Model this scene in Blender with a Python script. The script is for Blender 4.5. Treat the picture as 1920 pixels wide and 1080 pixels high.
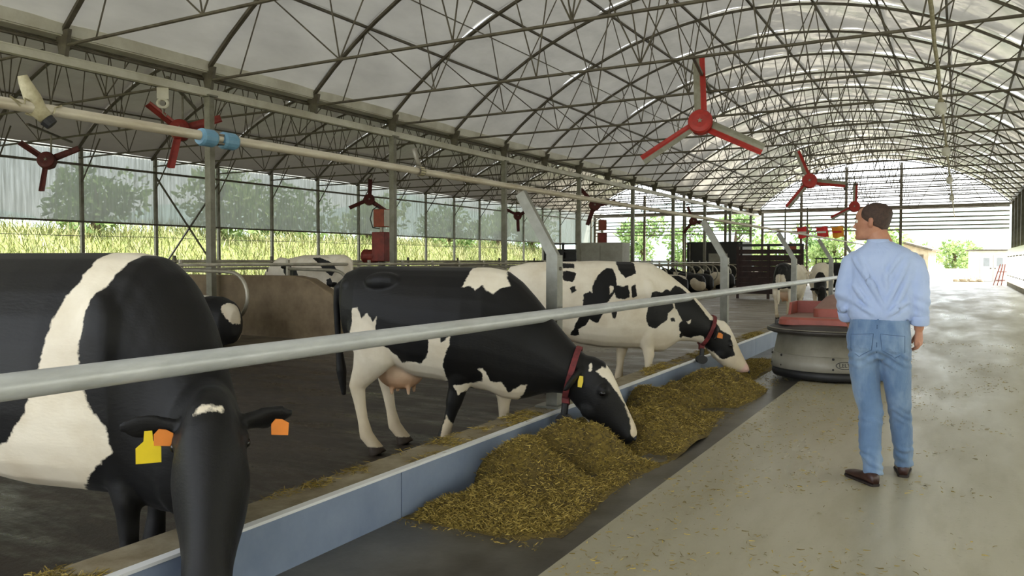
import bpy, bmesh, math, random
import numpy as np
from mathutils import Vector, Matrix, noise

for _o in list(bpy.data.objects):
    bpy.data.objects.remove(_o, do_unlink=True)
SC = bpy.context.scene
COL = SC.collection
random.seed(7)
R = math.radians
PI = math.pi

# ------------------------------------------------------------------ camera, sky, sun, exposure
cam_data = bpy.data.cameras.new('camera')
cam_data.sensor_width = 36.0
cam_data.lens = 1495.0 / 1920.0 * 36.0
cam_data.clip_end = 600.0
cam_data.clip_start = 0.05
cam = bpy.data.objects.new('camera', cam_data)
COL.objects.link(cam)
cam.location = (0.0, 0.0, 1.42)
cam.rotation_euler = (R(90 - 1.916), 0.0, R(29.33))
SC.camera = cam

SUN_DIR = Vector((0.52, 0.28, 0.81)).normalized()      # from the ground towards the sun
world = bpy.data.worlds.new('sky')
SC.world = world
world.use_nodes = True
wn = world.node_tree
wn.nodes.clear()
w_out = wn.nodes.new('ShaderNodeOutputWorld')
w_bg = wn.nodes.new('ShaderNodeBackground')
w_sky = wn.nodes.new('ShaderNodeTexSky')
w_sky.sky_type = 'NISHITA'
w_sky.sun_disc = False
w_sky.sun_elevation = math.asin(SUN_DIR.z)
w_sky.sun_rotation = math.atan2(SUN_DIR.x, SUN_DIR.y)
w_sky.altitude = 100
w_sky.air_density = 1.0
w_sky.dust_density = 3.0
w_sky.ozone_density = 1.0
w_mix = wn.nodes.new('ShaderNodeMixRGB')                # thin bright overcast over the blue
w_mix.inputs[0].default_value = 0.62
w_mix.inputs[2].default_value = (9.0, 9.2, 9.4, 1)
wn.links.new(w_sky.outputs[0], w_mix.inputs[1])
wn.links.new(w_mix.outputs[0], w_bg.inputs[0])
w_bg.inputs[1].default_value = 0.6
wn.links.new(w_bg.outputs[0], w_out.inputs[0])

sun_data = bpy.data.lights.new('sun', 'SUN')
sun_data.energy = 17.0
sun_data.angle = R(4.0)
sun_data.color = (1.0, 0.96, 0.9)
sun = bpy.data.objects.new('sun', sun_data)
COL.objects.link(sun)
sun.location = (0, 0, 30)
sun.rotation_euler = (-SUN_DIR).to_track_quat('-Z', 'Y').to_euler()

vs = SC.view_settings
vs.view_transform = 'Standard'
vs.look = 'None'
vs.exposure = -0.22
vs.gamma = 1.0
vs.use_curve_mapping = False
SC.cycles.max_bounces = 10
SC.cycles.diffuse_bounces = 5
SC.cycles.glossy_bounces = 4
SC.cycles.transmission_bounces = 8
SC.cycles.transparent_max_bounces = 12
SC.cycles.caustics_reflective = False
SC.cycles.caustics_refractive = False
SC.cycles.sample_clamp_indirect = 8.0
SC.cycles.use_denoising = True

# ------------------------------------------------------------------ helpers: colour and materials
def lin(c):
    if isinstance(c, str):
        c = tuple(int(c[i:i + 2], 16) / 255 for i in (0, 2, 4))
    return tuple((x / 12.92 if x <= 0.04045 else ((x + 0.055) / 1.055) ** 2.4) for x in c) + (1.0,)


class NT:
    """small wrapper around a material's node tree"""
    def __init__(self, name):
        self.m = bpy.data.materials.new(name)
        self.m.use_nodes = True
        self.t = self.m.node_tree
        self.t.nodes.clear()
        self.out = self.t.nodes.new('ShaderNodeOutputMaterial')

    def n(self, kind, **kw):
        nd = self.t.nodes.new(kind)
        for k, v in kw.items():
            if k.startswith('i_'):
                key = k[2:]
                key = int(key) if key.isdigit() else key.replace('_', ' ')
                nd.inputs[key].default_value = v
            else:
                setattr(nd, k, v)
        return nd

    def l(self, a, b):
        self.t.links.new(a, b)

    def noise(self, scale, detail=4, rough=0.6, vec=None, dist=0.0):
        nd = self.n('ShaderNodeTexNoise')
        nd.inputs['Scale'].default_value = scale
        nd.inputs['Detail'].default_value = detail
        nd.inputs['Roughness'].default_value = rough
        nd.inputs['Distortion'].default_value = dist
        if vec is not None:
            self.l(vec, nd.inputs['Vector'])
        return nd.outputs['Fac']

    def coords(self, which='Object', scale=(1, 1, 1)):
        tc = self.n('ShaderNodeTexCoord')
        mp = self.n('ShaderNodeMapping')
        mp.inputs['Scale'].default_value = scale
        self.l(tc.outputs[which], mp.inputs['Vector'])
        return mp.outputs['Vector']

    def ramp(self, fac, stops):
        r = self.n('ShaderNodeValToRGB')
        e = r.color_ramp.elements
        while len(e) < len(stops):
            e.new(0.5)
        for el, (p, c) in zip(e, stops):
            el.position = p
            el.color = c if len(c) == 4 else tuple(c) + (1,)
        self.l(fac, r.inputs[0])
        return r.outputs[0]

    def mix(self, fac, a, b, mode='MIX'):
        m = self.n('ShaderNodeMixRGB', blend_type=mode)
        for s, v in ((0, fac), (1, a), (2, b)):
            if isinstance(v, (int, float)):
                m.inputs[s].default_value = v
            elif isinstance(v, tuple):
                m.inputs[s].default_value = v
            else:
                self.l(v, m.inputs[s])
        return m.outputs[0]

    def bump(self, h, strength=0.3, dist=0.01):
        b = self.n('ShaderNodeBump')
        b.inputs['Strength'].default_value = strength
        b.inputs['Distance'].default_value = dist
        self.l(h, b.inputs['Height'])
        return b.outputs['Normal']

    def bsdf(self, color, rough=0.6, metal=0.0, normal=None, **kw):
        b = self.n('ShaderNodeBsdfPrincipled')
        for key, v in (('Base Color', color), ('Roughness', rough), ('Metallic', metal)):
            if isinstance(v, (int, float, tuple)):
                b.inputs[key].default_value = v
            else:
                self.l(v, b.inputs[key])
        if normal is not None:
            self.l(normal, b.inputs['Normal'])
        for k, v in kw.items():
            b.inputs[k.replace('_', ' ')].default_value = v
        return b.outputs[0]

    def done(self, shader):
        self.l(shader, self.out.inputs['Surface'])
        return self.m


MATS = {}


def simple(name, c, rough=0.6, metal=0.0, var=0.25, scale=8.0, bump=0.15, dark=None, **kw):
    """plain material with noise wear: base colour varied towards a darker tone, fine relief"""
    if name in MATS:
        return MATS[name]
    t = NT(name)
    v = t.coords('Object')
    c1 = lin(c)
    c2 = lin(dark) if dark else tuple(x * (1 - var) for x in c1[:3]) + (1,)
    f = t.noise(scale, 6, 0.65, v)
    col = t.mix(t.ramp(f, [(0.35, (0, 0, 0)), (0.7, (1, 1, 1))]), c1, c2)
    nb = t.bump(t.noise(scale * 6, 3, 0.6, v), bump, 0.004) if bump else None
    MATS[name] = t.done(t.bsdf(col, rough, metal, nb, **kw))
    return MATS[name]


# ------------------------------------------------------------------ helpers: mesh building
class MB:
    def __init__(self):
        self.v = []
        self.f = []

    def add(self, vs_, fs_):
        o = len(self.v)
        self.v.extend([tuple(p) for p in vs_])
        self.f.extend([tuple(i + o for i in f) for f in fs_])
        return self

    def box(self, x0, x1, y0, y1, z0, z1):
        p = [(x, y, z) for z in (z0, z1) for y in (y0, y1) for x in (x0, x1)]
        return self.add(p, [(0, 2, 3, 1), (4, 5, 7, 6), (0, 1, 5, 4), (2, 6, 7, 3), (0, 4, 6, 2), (1, 3, 7, 5)])

    def bbox(self, x0, x1, y0, y1, z0, z1, b=0.01):
        """box with chamfered edges"""
        bm = bmesh.new()
        bmesh.ops.create_cube(bm, size=1)
        bmesh.ops.scale(bm, vec=(x1 - x0, y1 - y0, z1 - z0), verts=bm.verts)
        bmesh.ops.translate(bm, vec=((x0 + x1) / 2, (y0 + y1) / 2, (z0 + z1) / 2), verts=bm.verts)
        bmesh.ops.bevel(bm, geom=list(bm.edges), offset=b, segments=2, affect='EDGES', profile=0.6)
        self.frombm(bm)
        return self

    def frombm(self, bm):
        bm.verts.index_update()
        self.add([v.co[:] for v in bm.verts], [[v.index for v in f.verts] for f in bm.faces])
        bm.free()

    def bar(self, p0, p1, w, h, up=(0, 0, 1)):
        p0, p1 = Vector(p0), Vector(p1)
        d = (p1 - p0).normalized()
        s = d.cross(Vector(up))
        if s.length < 1e-4:
            s = d.cross(Vector((0, 1, 0)))
        s.normalize()
        u = s.cross(d)
        p = []
        for q in (p0, p1):
            for a, b in ((-1, -1), (1, -1), (1, 1), (-1, 1)):
                p.append(q + s * (a * w / 2) + u * (b * h / 2))
        return self.add(p, [(3, 2, 1, 0), (4, 5, 6, 7), (0, 1, 5, 4), (1, 2, 6, 5), (2, 3, 7, 6), (3, 0, 4, 7)])

    def tube(self, pts, r, n=8, caps=True, flat=1.0, up=None):
        P = [Vector(p) for p in pts]
        m = len(P)
        rs = r if isinstance(r, (list, tuple)) else [r] * m
        T = []
        for i in range(m):
            a = P[max(i - 1, 0)]
            b = P[min(i + 1, m - 1)]
            T.append((b - a).normalized())
        u0 = Vector(up) if up else (Vector((0, 0, 1)) if abs(T[0].z) < 0.9 else Vector((0, 1, 0)))
        u = (u0 - T[0] * u0.dot(T[0])).normalized()
        vs_, fs_ = [], []
        for i in range(m):
            u = (u - T[i] * u.dot(T[i])).normalized()
            w = T[i].cross(u)
            rr = rs[i]
            ra, rb = rr if isinstance(rr, (list, tuple)) else (rr, rr * flat)
            for k in range(n):
                a = 2 * PI * k / n
                vs_.append(P[i] + u * (math.cos(a) * ra) + w * (math.sin(a) * rb))
        for i in range(m - 1):
            for k in range(n):
                a, b = i * n + k, i * n + (k + 1) % n
                fs_.append((a, b, b + n, a + n))
        if caps:
            fs_.append(tuple(range(n - 1, -1, -1)))
            fs_.append(tuple((m - 1) * n + k for k in range(n)))
        return self.add(vs_, fs_)

    def loft(self, rings, caps=True):
        n = len(rings[0])
        vs_ = [p for r_ in rings for p in r_]
        fs_ = []
        for i in range(len(rings) - 1):
            for k in range(n):
                a, b = i * n + k, i * n + (k + 1) % n
                fs_.append((a, b, b + n, a + n))
        if caps:
            fs_.append(tuple(range(n - 1, -1, -1)))
            fs_.append(tuple((len(rings) - 1) * n + k for k in range(n)))
        return self.add(vs_, fs_)

    def lathe(self, prof, n=24, c=(0, 0, 0), sx=1.0, sy=1.0):
        rings = [[(c[0] + r_ * sx * math.cos(2 * PI * k / n), c[1] + r_ * sy * math.sin(2 * PI * k / n), c[2] + z) for k in range(n)] for r_, z in prof]
        return self.loft(rings)

    def ball(self, c, r, seg=12, rings=8):
        rx, ry, rz = r if isinstance(r, (list, tuple)) else (r, r, r)
        rg = []
        for i in range(rings + 1):
            a = -PI / 2 + PI * i / rings
            ca, sa = max(math.cos(a), 0.02), math.sin(a)
            rg.append([(c[0] + rx * ca * math.cos(2 * PI * k / seg), c[1] + ry * ca * math.sin(2 * PI * k / seg), c[2] + rz * sa) for k in range(seg)])
        return self.loft(rg)

    def prism(self, poly, z0, z1):
        n = len(poly)
        vs_ = [(x, y, z0) for x, y in poly] + [(x, y, z1) for x, y in poly]
        fs_ = [tuple(range(n - 1, -1, -1)), tuple(range(n, 2 * n))] + [(i, (i + 1) % n, n + (i + 1) % n, n + i) for i in range(n)]
        return self.add(vs_, fs_)

    def xf(self, M):
        self.v = [tuple(M @ Vector(p)) for p in self.v]
        return self

    def mesh(self, name, mat=None, smooth=False):
        me = bpy.data.meshes.new(name)
        me.from_pydata(self.v, [], self.f)
        if mat:
            me.materials.append(mat)
        if smooth:
            me.polygons.foreach_set('use_smooth', [True] * len(me.polygons))
        me.update()
        return me

    def build(self, name, mat=None, parent=None, smooth=False, loc=None, rot=None, recalc=True):
        me = self.mesh(name, mat, smooth)
        if recalc:
            bm = bmesh.new()
            bm.from_mesh(me)
            bmesh.ops.recalc_face_normals(bm, faces=bm.faces)
            bm.to_mesh(me)
            bm.free()
        return put(name, me, parent, loc, rot)


def put(name, me, parent=None, loc=None, rot=None):
    o = bpy.data.objects.new(name, me)
    COL.objects.link(o)
    if parent is not None:
        o.parent = parent
    if loc is not None:
        o.location = loc
    if rot is not None:
        o.rotation_euler = rot
    return o


def bevel(o, w=0.01, seg=2):
    m = o.modifiers.new('bevel', 'BEVEL')
    m.width = w
    m.segments = seg
    m.limit_method = 'ANGLE'
    return o


def thing(name, label, cat, loc=(0, 0, 0), rz=0.0, group=None):
    o = bpy.data.objects.new(name, None)
    COL.objects.link(o)
    o.location = loc
    o.rotation_euler = (0, 0, rz)
    return tag(o, label, cat, group)


def tag(o, label=None, cat=None, group=None, kind=None):
    if label:
        o['label'] = label
    if cat:
        o['category'] = cat
    if group:
        o['group'] = group
    if kind:
        o['kind'] = kind
    return o


def struct(name, loc=(0, 0, 0)):
    o = bpy.data.objects.new(name, None)
    COL.objects.link(o)
    o.location = loc
    o['kind'] = 'structure'
    return o


CH = {}


def copy_tree(o, parent=None, kids=None):
    c = o.copy()
    COL.objects.link(c)
    if parent is not None:
        c.parent = parent
    for ch in list(o.children):
        copy_tree(ch, c)
    return c


def strands(name, P, D, L, W, mat, bend=0.3, parent=None):
    """many thin tapering blades / fibres as one mesh. P roots, D unit directions, L lengths, W widths"""
    n = len(P)
    up = np.random.normal(size=(n, 3))
    S = np.cross(D, up)
    S /= np.linalg.norm(S, axis=1)[:, None] + 1e-9
    B = np.cross(D, S)
    mid = P + D * (L * 0.5)[:, None]
    tip = P + D * L[:, None] + B * (L * bend)[:, None]
    h = (W / 2)[:, None]
    V = np.stack([P - S * h, P + S * h, mid + S * h * 0.9, mid - S * h * 0.9, tip + S * h * 0.4, tip - S * h * 0.4], axis=1).reshape(-1, 3)
    b = np.arange(n)[:, None] * 6
    F = np.concatenate([b + np.array([0, 1, 2, 3]), b + np.array([3, 2, 4, 5])], axis=0)
    me = bpy.data.meshes.new(name)
    me.vertices.add(len(V))
    me.vertices.foreach_set('co', V.astype(np.float32).ravel())
    me.loops.add(len(F) * 4)
    me.loops.foreach_set('vertex_index', F.astype(np.int32).ravel())
    me.polygons.add(len(F))
    me.polygons.foreach_set('loop_start', (np.arange(len(F)) * 4).astype(np.int32))
    me.polygons.foreach_set('loop_total', np.full(len(F), 4, np.int32))
    me.materials.append(mat)
    me.update()
    me.validate()
    return put(name, me, parent)


np.random.seed(3)
# ------------------------------------------------------------------ materials of the building
M_STEEL = simple('galvanised_steel', '8a867a', 0.5, 0.5, 0.35, 3.0, 0.1, dark='5d5648')
M_STEEL_DARK = simple('dark_truss_steel', '6e685a', 0.6, 0.3, 0.3, 4.0, 0.1, dark='4a4337')
M_POST = simple('grey_painted_post', '8f8d80', 0.5, 0.25, 0.3, 2.5, 0.1, dark='66614f')
M_GALV_PIPE = None
M_CREAM = simple('cream_gutter_sheet', 'dad7c8', 0.5, 0.0, 0.2, 1.2, 0.1, dark='b5af9c')


def galv_pipe(name, c1, c2, c3, rough=0.38, metal=0.3):
    t = NT(name)
    v = t.coords('Object', (1, 0.25, 1))
    f = t.noise(9, 6, 0.7, v)
    g = t.noise(2.2, 4, 0.6, v)
    col = t.mix(t.ramp(f, [(0.4, (0, 0, 0)), (0.66, (1, 1, 1))]), lin(c1), lin(c2))
    col = t.mix(t.ramp(g, [(0.55, (0, 0, 0)), (0.75, (0.8, 0.8, 0.8))]), col, lin(c3))
    nb = t.bump(t.noise(40, 3, 0.6, v), 0.12, 0.003)
    return t.done(t.bsdf(col, rough, metal, nb))


M_RAIL = galv_pipe('worn_galvanised_rail', 'd3d6d6', 'bcc0c0', 'a39f92', 0.34, 0.15)
M_PIPE = galv_pipe('dusty_upper_pipe', 'c0b8a6', 'a69a84', '8d8068', 0.45)


def roof_film(name, base, spec_rough, transl, streak=0.25):
    t = NT(name)
    v = t.coords('Object', (1, 0.35, 1))
    f = t.noise(1.4, 5, 0.6, v)
    col = t.mix(t.ramp(f, [(0.35, (0, 0, 0)), (0.75, (1, 1, 1))]), lin(base), tuple(x * (1 - streak) for x in lin(base)[:3]) + (1,))
    nb = t.bump(t.noise(1.1, 3, 0.5, t.coords('Object', (1.0, 0.8, 1.0))), 0.35, 0.12)
    d = t.n('ShaderNodeBsdfDiffuse')
    tr = t.n('ShaderNodeBsdfTranslucent')
    gl = t.n('ShaderNodeBsdfGlossy')
    gl.inputs['Roughness'].default_value = spec_rough
    gl.inputs['Color'].default_value = (0.9, 0.9, 0.9, 1)
    t.l(col, d.inputs['Color'])
    t.l(col, tr.inputs['Color'])
    t.l(nb, gl.inputs['Normal'])
    mx = t.n('ShaderNodeMixShader')
    mx.inputs[0].default_value = transl
    t.l(d.outputs[0], mx.inputs[1])
    t.l(tr.outputs[0], mx.inputs[2])
    fr = t.n('ShaderNodeLayerWeight')
    t.l(nb, fr.inputs['Normal'])
    fac = t.ramp(fr.outputs['Facing'], [(0.0, (.03, .03, .03)), (0.5, (.13, .13, .13)), (1.0, (.5, .5, .5))])
    m2 = t.n('ShaderNodeMixShader')
    t.l(fac, m2.inputs[0])
    t.l(mx.outputs[0], m2.inputs[1])
    t.l(gl.outputs[0], m2.inputs[2])
    return t.done(m2.outputs[0])


M_ROOF = roof_film('white_roof_film', 'd4d3cc', 0.14, 0.075)
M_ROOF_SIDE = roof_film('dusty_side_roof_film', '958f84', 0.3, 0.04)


def alley_concrete():
    t = NT('alley_concrete')
    v = t.coords('Object')
    vs_ = t.coords('Object', (1, 0.22, 1))
    big = t.noise(0.55, 5, 0.6, vs_)
    mid = t.noise(3.2, 6, 0.65, vs_)
    fine = t.noise(28, 5, 0.7, v)
    col = t.mix(t.ramp(big, [(0.35, (0, 0, 0)), (0.68, (1, 1, 1))]), lin('b4ae98'), lin('98927c'))
    col = t.mix(t.ramp(mid, [(0.46, (0, 0, 0)), (0.72, (0.75, 0.75, 0.75))]), col, lin('8c8466'))
    col = t.mix(t.ramp(fine, [(0.60, (0, 0, 0)), (0.72, (0.55, 0.55, 0.55))]), col, lin('6b6148'))
    rough = t.ramp(t.noise(1.1, 5, 0.65, vs_), [(0.3, (0.22, 0.22, 0.22)), (0.7, (0.5, 0.5, 0.5))])
    nb = t.bump(fine, 0.25, 0.004)
    return t.done(t.bsdf(col, rough, 0.0, nb))


def wet_floor():
    t = NT('manure_covered_floor')
    v = t.coords('Object', (0.35, 1.0, 1))
    v2 = t.coords('Object')
    a = t.noise(2.0, 6, 0.65, v)
    b = t.noise(9, 6, 0.7, v2)
    col = t.mix(t.ramp(a, [(0.35, (0, 0, 0)), (0.7, (1, 1, 1))]), lin('463d32'), lin('2f281f'))
    col = t.mix(t.ramp(b, [(0.56, (0, 0, 0)), (0.75, (0.6, 0.6, 0.6))]), col, lin('5e5342'))
    rough = t.ramp(t.noise(3.0, 6, 0.7, v), [(0.36, (0.22, 0.22, 0.22)), (0.55, (0.6, 0.6, 0.6))])
    nb = t.bump(b, 0.5, 0.02)
    return t.done(t.bsdf(col, rough, 0.0, nb))


def far_floor():
    t = NT('scraped_cow_alley')
    v = t.coords('Object', (0.5, 1, 1))
    a = t.noise(1.6, 6, 0.65, v)
    col = t.mix(t.ramp(a, [(0.35, (0, 0, 0)), (0.7, (1, 1, 1))]), lin('8b8478'), lin('6b6355'))
    nb = t.bump(t.noise(12, 4, 0.6, v), 0.3, 0.01)
    return t.done(t.bsdf(col, 0.55, 0.0, nb))


M_ALLEY = alley_concrete()
M_WET = wet_floor()
M_STRIP = simple('wet_feed_table', '5f5c55', 0.3, 0.0, 0.4, 3.0, 0.25, dark='3f3a30')
M_KERB = simple('kerb_concrete', '9b917a', 0.75, 0.0, 0.35, 5.0, 0.3, dark='6f6248')
M_KERB_FACE = simple('blue_grey_kerb_face', '8f9db4', 0.4, 0.0, 0.2, 1.8, 0.1, dark='7685a0')
M_KERB_EDGE = simple('white_kerb_edge', 'f0f2f4', 0.35, 0.0, 0.1, 3.0, 0.03)

# ------------------------------------------------------------------ ground and floors
CF = -0.10          # level of the cow side
Y0, Y1 = -6.0, 57.5  # ends of the barn
fl = MB().box(-1.64, 2.72, Y0, Y1 + 0.3, -0.16, 0.0).build('floor', M_ALLEY)
tag(fl, kind='structure')
tag(MB().box(-2.76, -1.64, Y0, Y1, -0.16, -0.035).build('floor_feed_table', M_STRIP), kind='structure')


def cow_floor():
    t = NT('cow_side_floor')
    v = t.coords('Object', (0.35, 1.0, 1))
    v2 = t.coords('Object')
    a = t.noise(2.0, 6, 0.65, v)
    b = t.noise(9, 6, 0.7, v2)
    dark = t.mix(t.ramp(a, [(0.35, (0, 0, 0)), (0.7, (1, 1, 1))]), lin('372e25'), lin('241d16'))
    dark = t.mix(t.ramp(b, [(0.56, (0, 0, 0)), (0.75, (0.6, 0.6, 0.6))]), dark, lin('50463a'))
    light = t.mix(t.ramp(a, [(0.35, (0, 0, 0)), (0.7, (1, 1, 1))]), lin('9a9284'), lin('7b7262'))
    sx = t.n('ShaderNodeSeparateXYZ')
    tc = t.n('ShaderNodeTexCoord')
    t.l(tc.outputs['Object'], sx.inputs[0])
    ma = t.n('ShaderNodeMath', operation='MULTIPLY_ADD')
    t.l(a, ma.inputs[0])
    ma.inputs[1].default_value = 5.0
    t.l(sx.outputs['Y'], ma.inputs[2])
    dv = t.n('ShaderNodeMath', operation='DIVIDE')
    t.l(ma.outputs[0], dv.inputs[0])
    dv.inputs[1].default_value = 40.0
    fac = t.ramp(dv.outputs[0], [(0.26, (0, 0, 0)), (0.42, (1, 1, 1))])   # lighter colour along the far stretch
    col = t.mix(fac, dark, light)
    rough = t.ramp(t.noise(3.0, 6, 0.7, v), [(0.36, (0.25, 0.25, 0.25)), (0.55, (0.62, 0.62, 0.62))])
    nb = t.bump(b, 0.5, 0.02)
    return t.done(t.bsdf(col, rough, 0.0, nb))


M_COWFLOOR = cow_floor()
tag(MB().box(-9.2, -3.0, Y0, Y1, -0.3, CF).build('floor_cow_alley', M_COWFLOOR), kind='structure')
M_BED = simple('straw_dusted_cubicle_bed', '6d6250', 0.85, 0.0, 0.35, 2.5, 0.4, dark='4a4133')
tag(bevel(MB().box(-14.6, -9.2, Y0, Y1, -0.3, 0.08).build('floor_cubicle_bed', M_BED), 0.03), kind='structure')
tag(MB().box(-24.6, -14.6, Y0, Y1, -0.3, CF).build('floor_side_aisle', M_COWFLOOR), kind='structure')

# kerb between cow alley and feed table: body, blue-grey lining sheets, white edge
kerb = struct('feed_kerb')
MB().box(-3.02, -2.775, Y0, 41.0, -0.3, 0.232).build('kerb_body', M_KERB, kerb)
y = Y0
sheet_me = MB().box(-2.775, -2.742, 0.004, 2.996, -0.16, 0.226).mesh('lining_sheet', M_KERB_FACE)
edge_me = MB().box(-2.785, -2.738, 0.0, 3.0, 0.226, 0.240).mesh('edge_strip', M_KERB_EDGE)
for i in range(15):
    put('lining_sheet', sheet_me, kerb, (0, 0.6 - 6.0 + 3.0 * i, 0))
    put('edge_strip', edge_me, kerb, (0, 0.6 - 6.0 + 3.0 * i, 0))

# ------------------------------------------------------------------ main and side roof: arches, panels
S = 2.69
YT = [10.03 + S * k for k in range(-6, 18)]
XL, XR, XW = -11.95, 2.55, -24.5
ZF = 4.92


def arch(xa, xb, rise):
    hs = (xb - xa) / 2
    xc = (xa + xb) / 2
    Rr = (hs * hs + rise * rise) / (2 * rise)
    zc = ZF + rise - Rr
    return xc, Rr, zc


XC, RR, ZC = arch(XL, XR, 2.9)
XC2, RR2, ZC2 = arch(XW, XL - 0.45, 2.3)


def za(x, side=False):
    if side:
        return ZC2 + math.sqrt(max(RR2 ** 2 - (x - XC2) ** 2, 0))
    return ZC + math.sqrt(max(RR ** 2 - (x - XC) ** 2, 0))


def make_truss(label, group, xa, xb, side, name):
    t = thing(name, label, 'truss', (0, YT[0], 0), 0, group)
    n = 26
    lo = [(xa + (xb - xa) * i / n, 0, za(xa + (xb - xa) * i / n, side)) for i in range(n + 1)]
    m = MB()
    for i in range(n):
        m.bar(lo[i], lo[i + 1], 0.05, 0.075, (0, 1, 0))
    m.build('arch_chord', M_STEEL_DARK, t)
    MB().tube([(xa + 0.1, 0, 4.70), (xb - 0.1, 0, 4.70)], 0.026, 6).build('tie_chord', M_STEEL_DARK, t)
    xc = (xa + xb) / 2
    sp = (xb - xa) / 14.5
    webs = [(-6.45, -5.85), (-4.15, -5.8), (-4.15, -4.55), (-4.15, -2.6), (-1.95, -2.75), (-1.95, -1.5), (0, -1.45), (0, -0.5), (0, 0.5)]
    for c_, a_ in webs:
        for sg in ((-1, 1) if c_ != 0 else (1, -1)):
            if c_ == 0 and a_ == 0.5:
                continue
            xcod, xarc = xc + sg * c_ * sp, xc + sg * a_ * sp
            MB().tube([(xcod, 0, 4.70), (xarc, 0, za(xarc, side) - 0.03)], 0.0135, 5).build('web_rod', M_STEEL_DARK, t)
    return t


t0 = make_truss('dark steel arched roof truss with tie rod and zigzag webs over the main hall', 'arched trusses of the main hall', XL, XR, False, 'roof_truss')
# eave bracket of the main truss: flared plate standing on the lower eave beam
m = MB()
m.prism([(-0.17, 0), (0.17, 0), (0.07, -0.40), (-0.07, -0.40)], -0.03, 0.03)
m.xf(Matrix.Translation((XL, 0, 4.93)) @ Matrix.Rotation(R(90), 4, 'X'))
m.build('eave_bracket', M_STEEL_DARK, t0)
for yy in YT[1:]:
    copy_tree(t0).location = (0, yy, 0)
t1 = make_truss('dark steel arched roof truss over the dim side aisle', 'arched trusses of the side aisle', XW, XL - 0.45, True, 'side_roof_truss')
for yy in YT[1:]:
    copy_tree(t1).location = (0, yy, 0)


def roof(name, xa, xb, side, mat, nx):
    c = struct(name)
    for i in range(nx):
        a = xa + (xb - xa) * i / nx
        b = xa + (xb - xa) * (i + 1) / nx
        for var in range(2):
            g = MB()
            NX, NY = 6, 8
            vs_ = []
            for q in range(NY + 1):
                for p in range(NX + 1):
                    x = a - 0.004 + (b - a + 0.008) * p / NX
                    yv = -0.006 + (S + 0.012) * q / NY
                    bul = 0.05 * math.sin(PI * q / NY) * (0.6 + 0.4 * math.sin(PI * p / NX))
                    bul += (0.018 if side else 0.02 + 0.03 * i / nx) * noise.noise(Vector((x * 1.3, yv * 1.3 + var * 17, 3.0 if side else 0.0)))
                    vs_.append((x, yv, za(x, side) + 0.085 + bul + 0.004 * var))
            fs_ = [(q * (NX + 1) + p, q * (NX + 1) + p + 1, (q + 1) * (NX + 1) + p + 1, (q + 1) * (NX + 1) + p) for q in range(NY) for p in range(NX)]
            me = g.add(vs_, fs_).mesh('roof_panel', mat, True)
            for k, yy in enumerate(YT[:-1]):
                if k % 2 == var:
                    put('roof_panel', me, c, (0, yy, 0))
    # purlins on top of the arches
    for i in range(nx + 1):
        x = xa + (xb - xa) * i / nx
        MB().bar((x, YT[0], za(x, side) + 0.055), (x, YT[-1], za(x, side) + 0.055), 0.05, 0.045).build('purlin', M_STEEL_DARK, c)
    return c


roof('ceiling', XL, XR, False, M_ROOF, 10)
roof('ceiling_side_aisle', XW, XL - 0.45, True, M_ROOF_SIDE, 8)

# gutter between the two roofs, lower eave beam
wr_ = MB().tube([(-8.2, YT[0], 5.86), (-8.2, YT[-1], 5.86)], .013, 6).build('roof_wire', M_STEEL)
tag(wr_, 'thin straight wire strung lengthwise between the main roof trusses', 'wire')
g = struct('eave_gutter')
MB().box(XL - 0.02, XL + 0.03, YT[0], YT[-1], 4.86, 5.05).build('gutter_face', M_CREAM, g)
MB().box(XL - 0.46, XL - 0.41, YT[0], YT[-1], 4.90, 5.05).build('gutter_back', M_CREAM, g)
MB().box(XL - 0.46, XL + 0.0, YT[0], YT[-1], 4.84, 4.88).build('gutter_floor', M_CREAM, g)
MB().tube([(XL - 0.12, YT[0], 4.74), (XL - 0.12, YT[-1], 4.74)], 0.03, 8).build('eave_pipe', M_STEEL_DARK, g)
b = struct('eave_beam')
MB().box(XL - 0.06, XL + 0.06, YT[0], YT[-1], 4.405, 4.425).build('beam_flange', M_CREAM, b)
MB().box(XL - 0.06, XL + 0.06, YT[0], YT[-1], 4.52, 4.54).build('beam_flange', M_CREAM, b)
MB().box(XL + 0.01, XL + 0.05, YT[0], YT[-1], 4.425, 4.52).build('beam_web', M_CREAM, b)
for sx in (0.25, 0.43):
    MB().tube([(XL + sx - 0.6, YT[0], 4.80), (XL + sx - 0.6, YT[-1], 4.80)], 0.014, 6).build('wire', M_STEEL_DARK, b)

# posts of the main row
pt = thing('steel_post', 'grey steel column of the cubicle row, out of view left of the nearest column', 'column', (XL, YT[0], 0), 0, 'columns along the cubicles')
MB().bar((0, 0, CF), (0, 0, 4.42), 0.14, 0.11, (0, 1, 0)).build('shaft', M_POST, pt)
MB().box(-0.12, 0.12, -0.1, 0.1, 4.40, 4.43).build('head_plate', M_POST, pt)
MB().box(-0.13, 0.13, -0.12, 0.12, 0.06, 0.10).build('base_plate', M_POST, pt)
ORDC = ['', '', 'column just before the nearest visible one', 'nearest and tallest', 'second', 'third', 'fourth', 'fifth', 'sixth', 'seventh', 'eighth', 'ninth']
for k in range(2, 24, 2):
    c = copy_tree(pt)
    c.location = (XL, YT[k], 0)
    c['label'] = ('%s grey steel column of the row along the cubicles, counting from the camera' % ORDC[k // 2]) if k > 4 else 'grey steel column of the cubicle row left of the nearest visible column'

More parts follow.
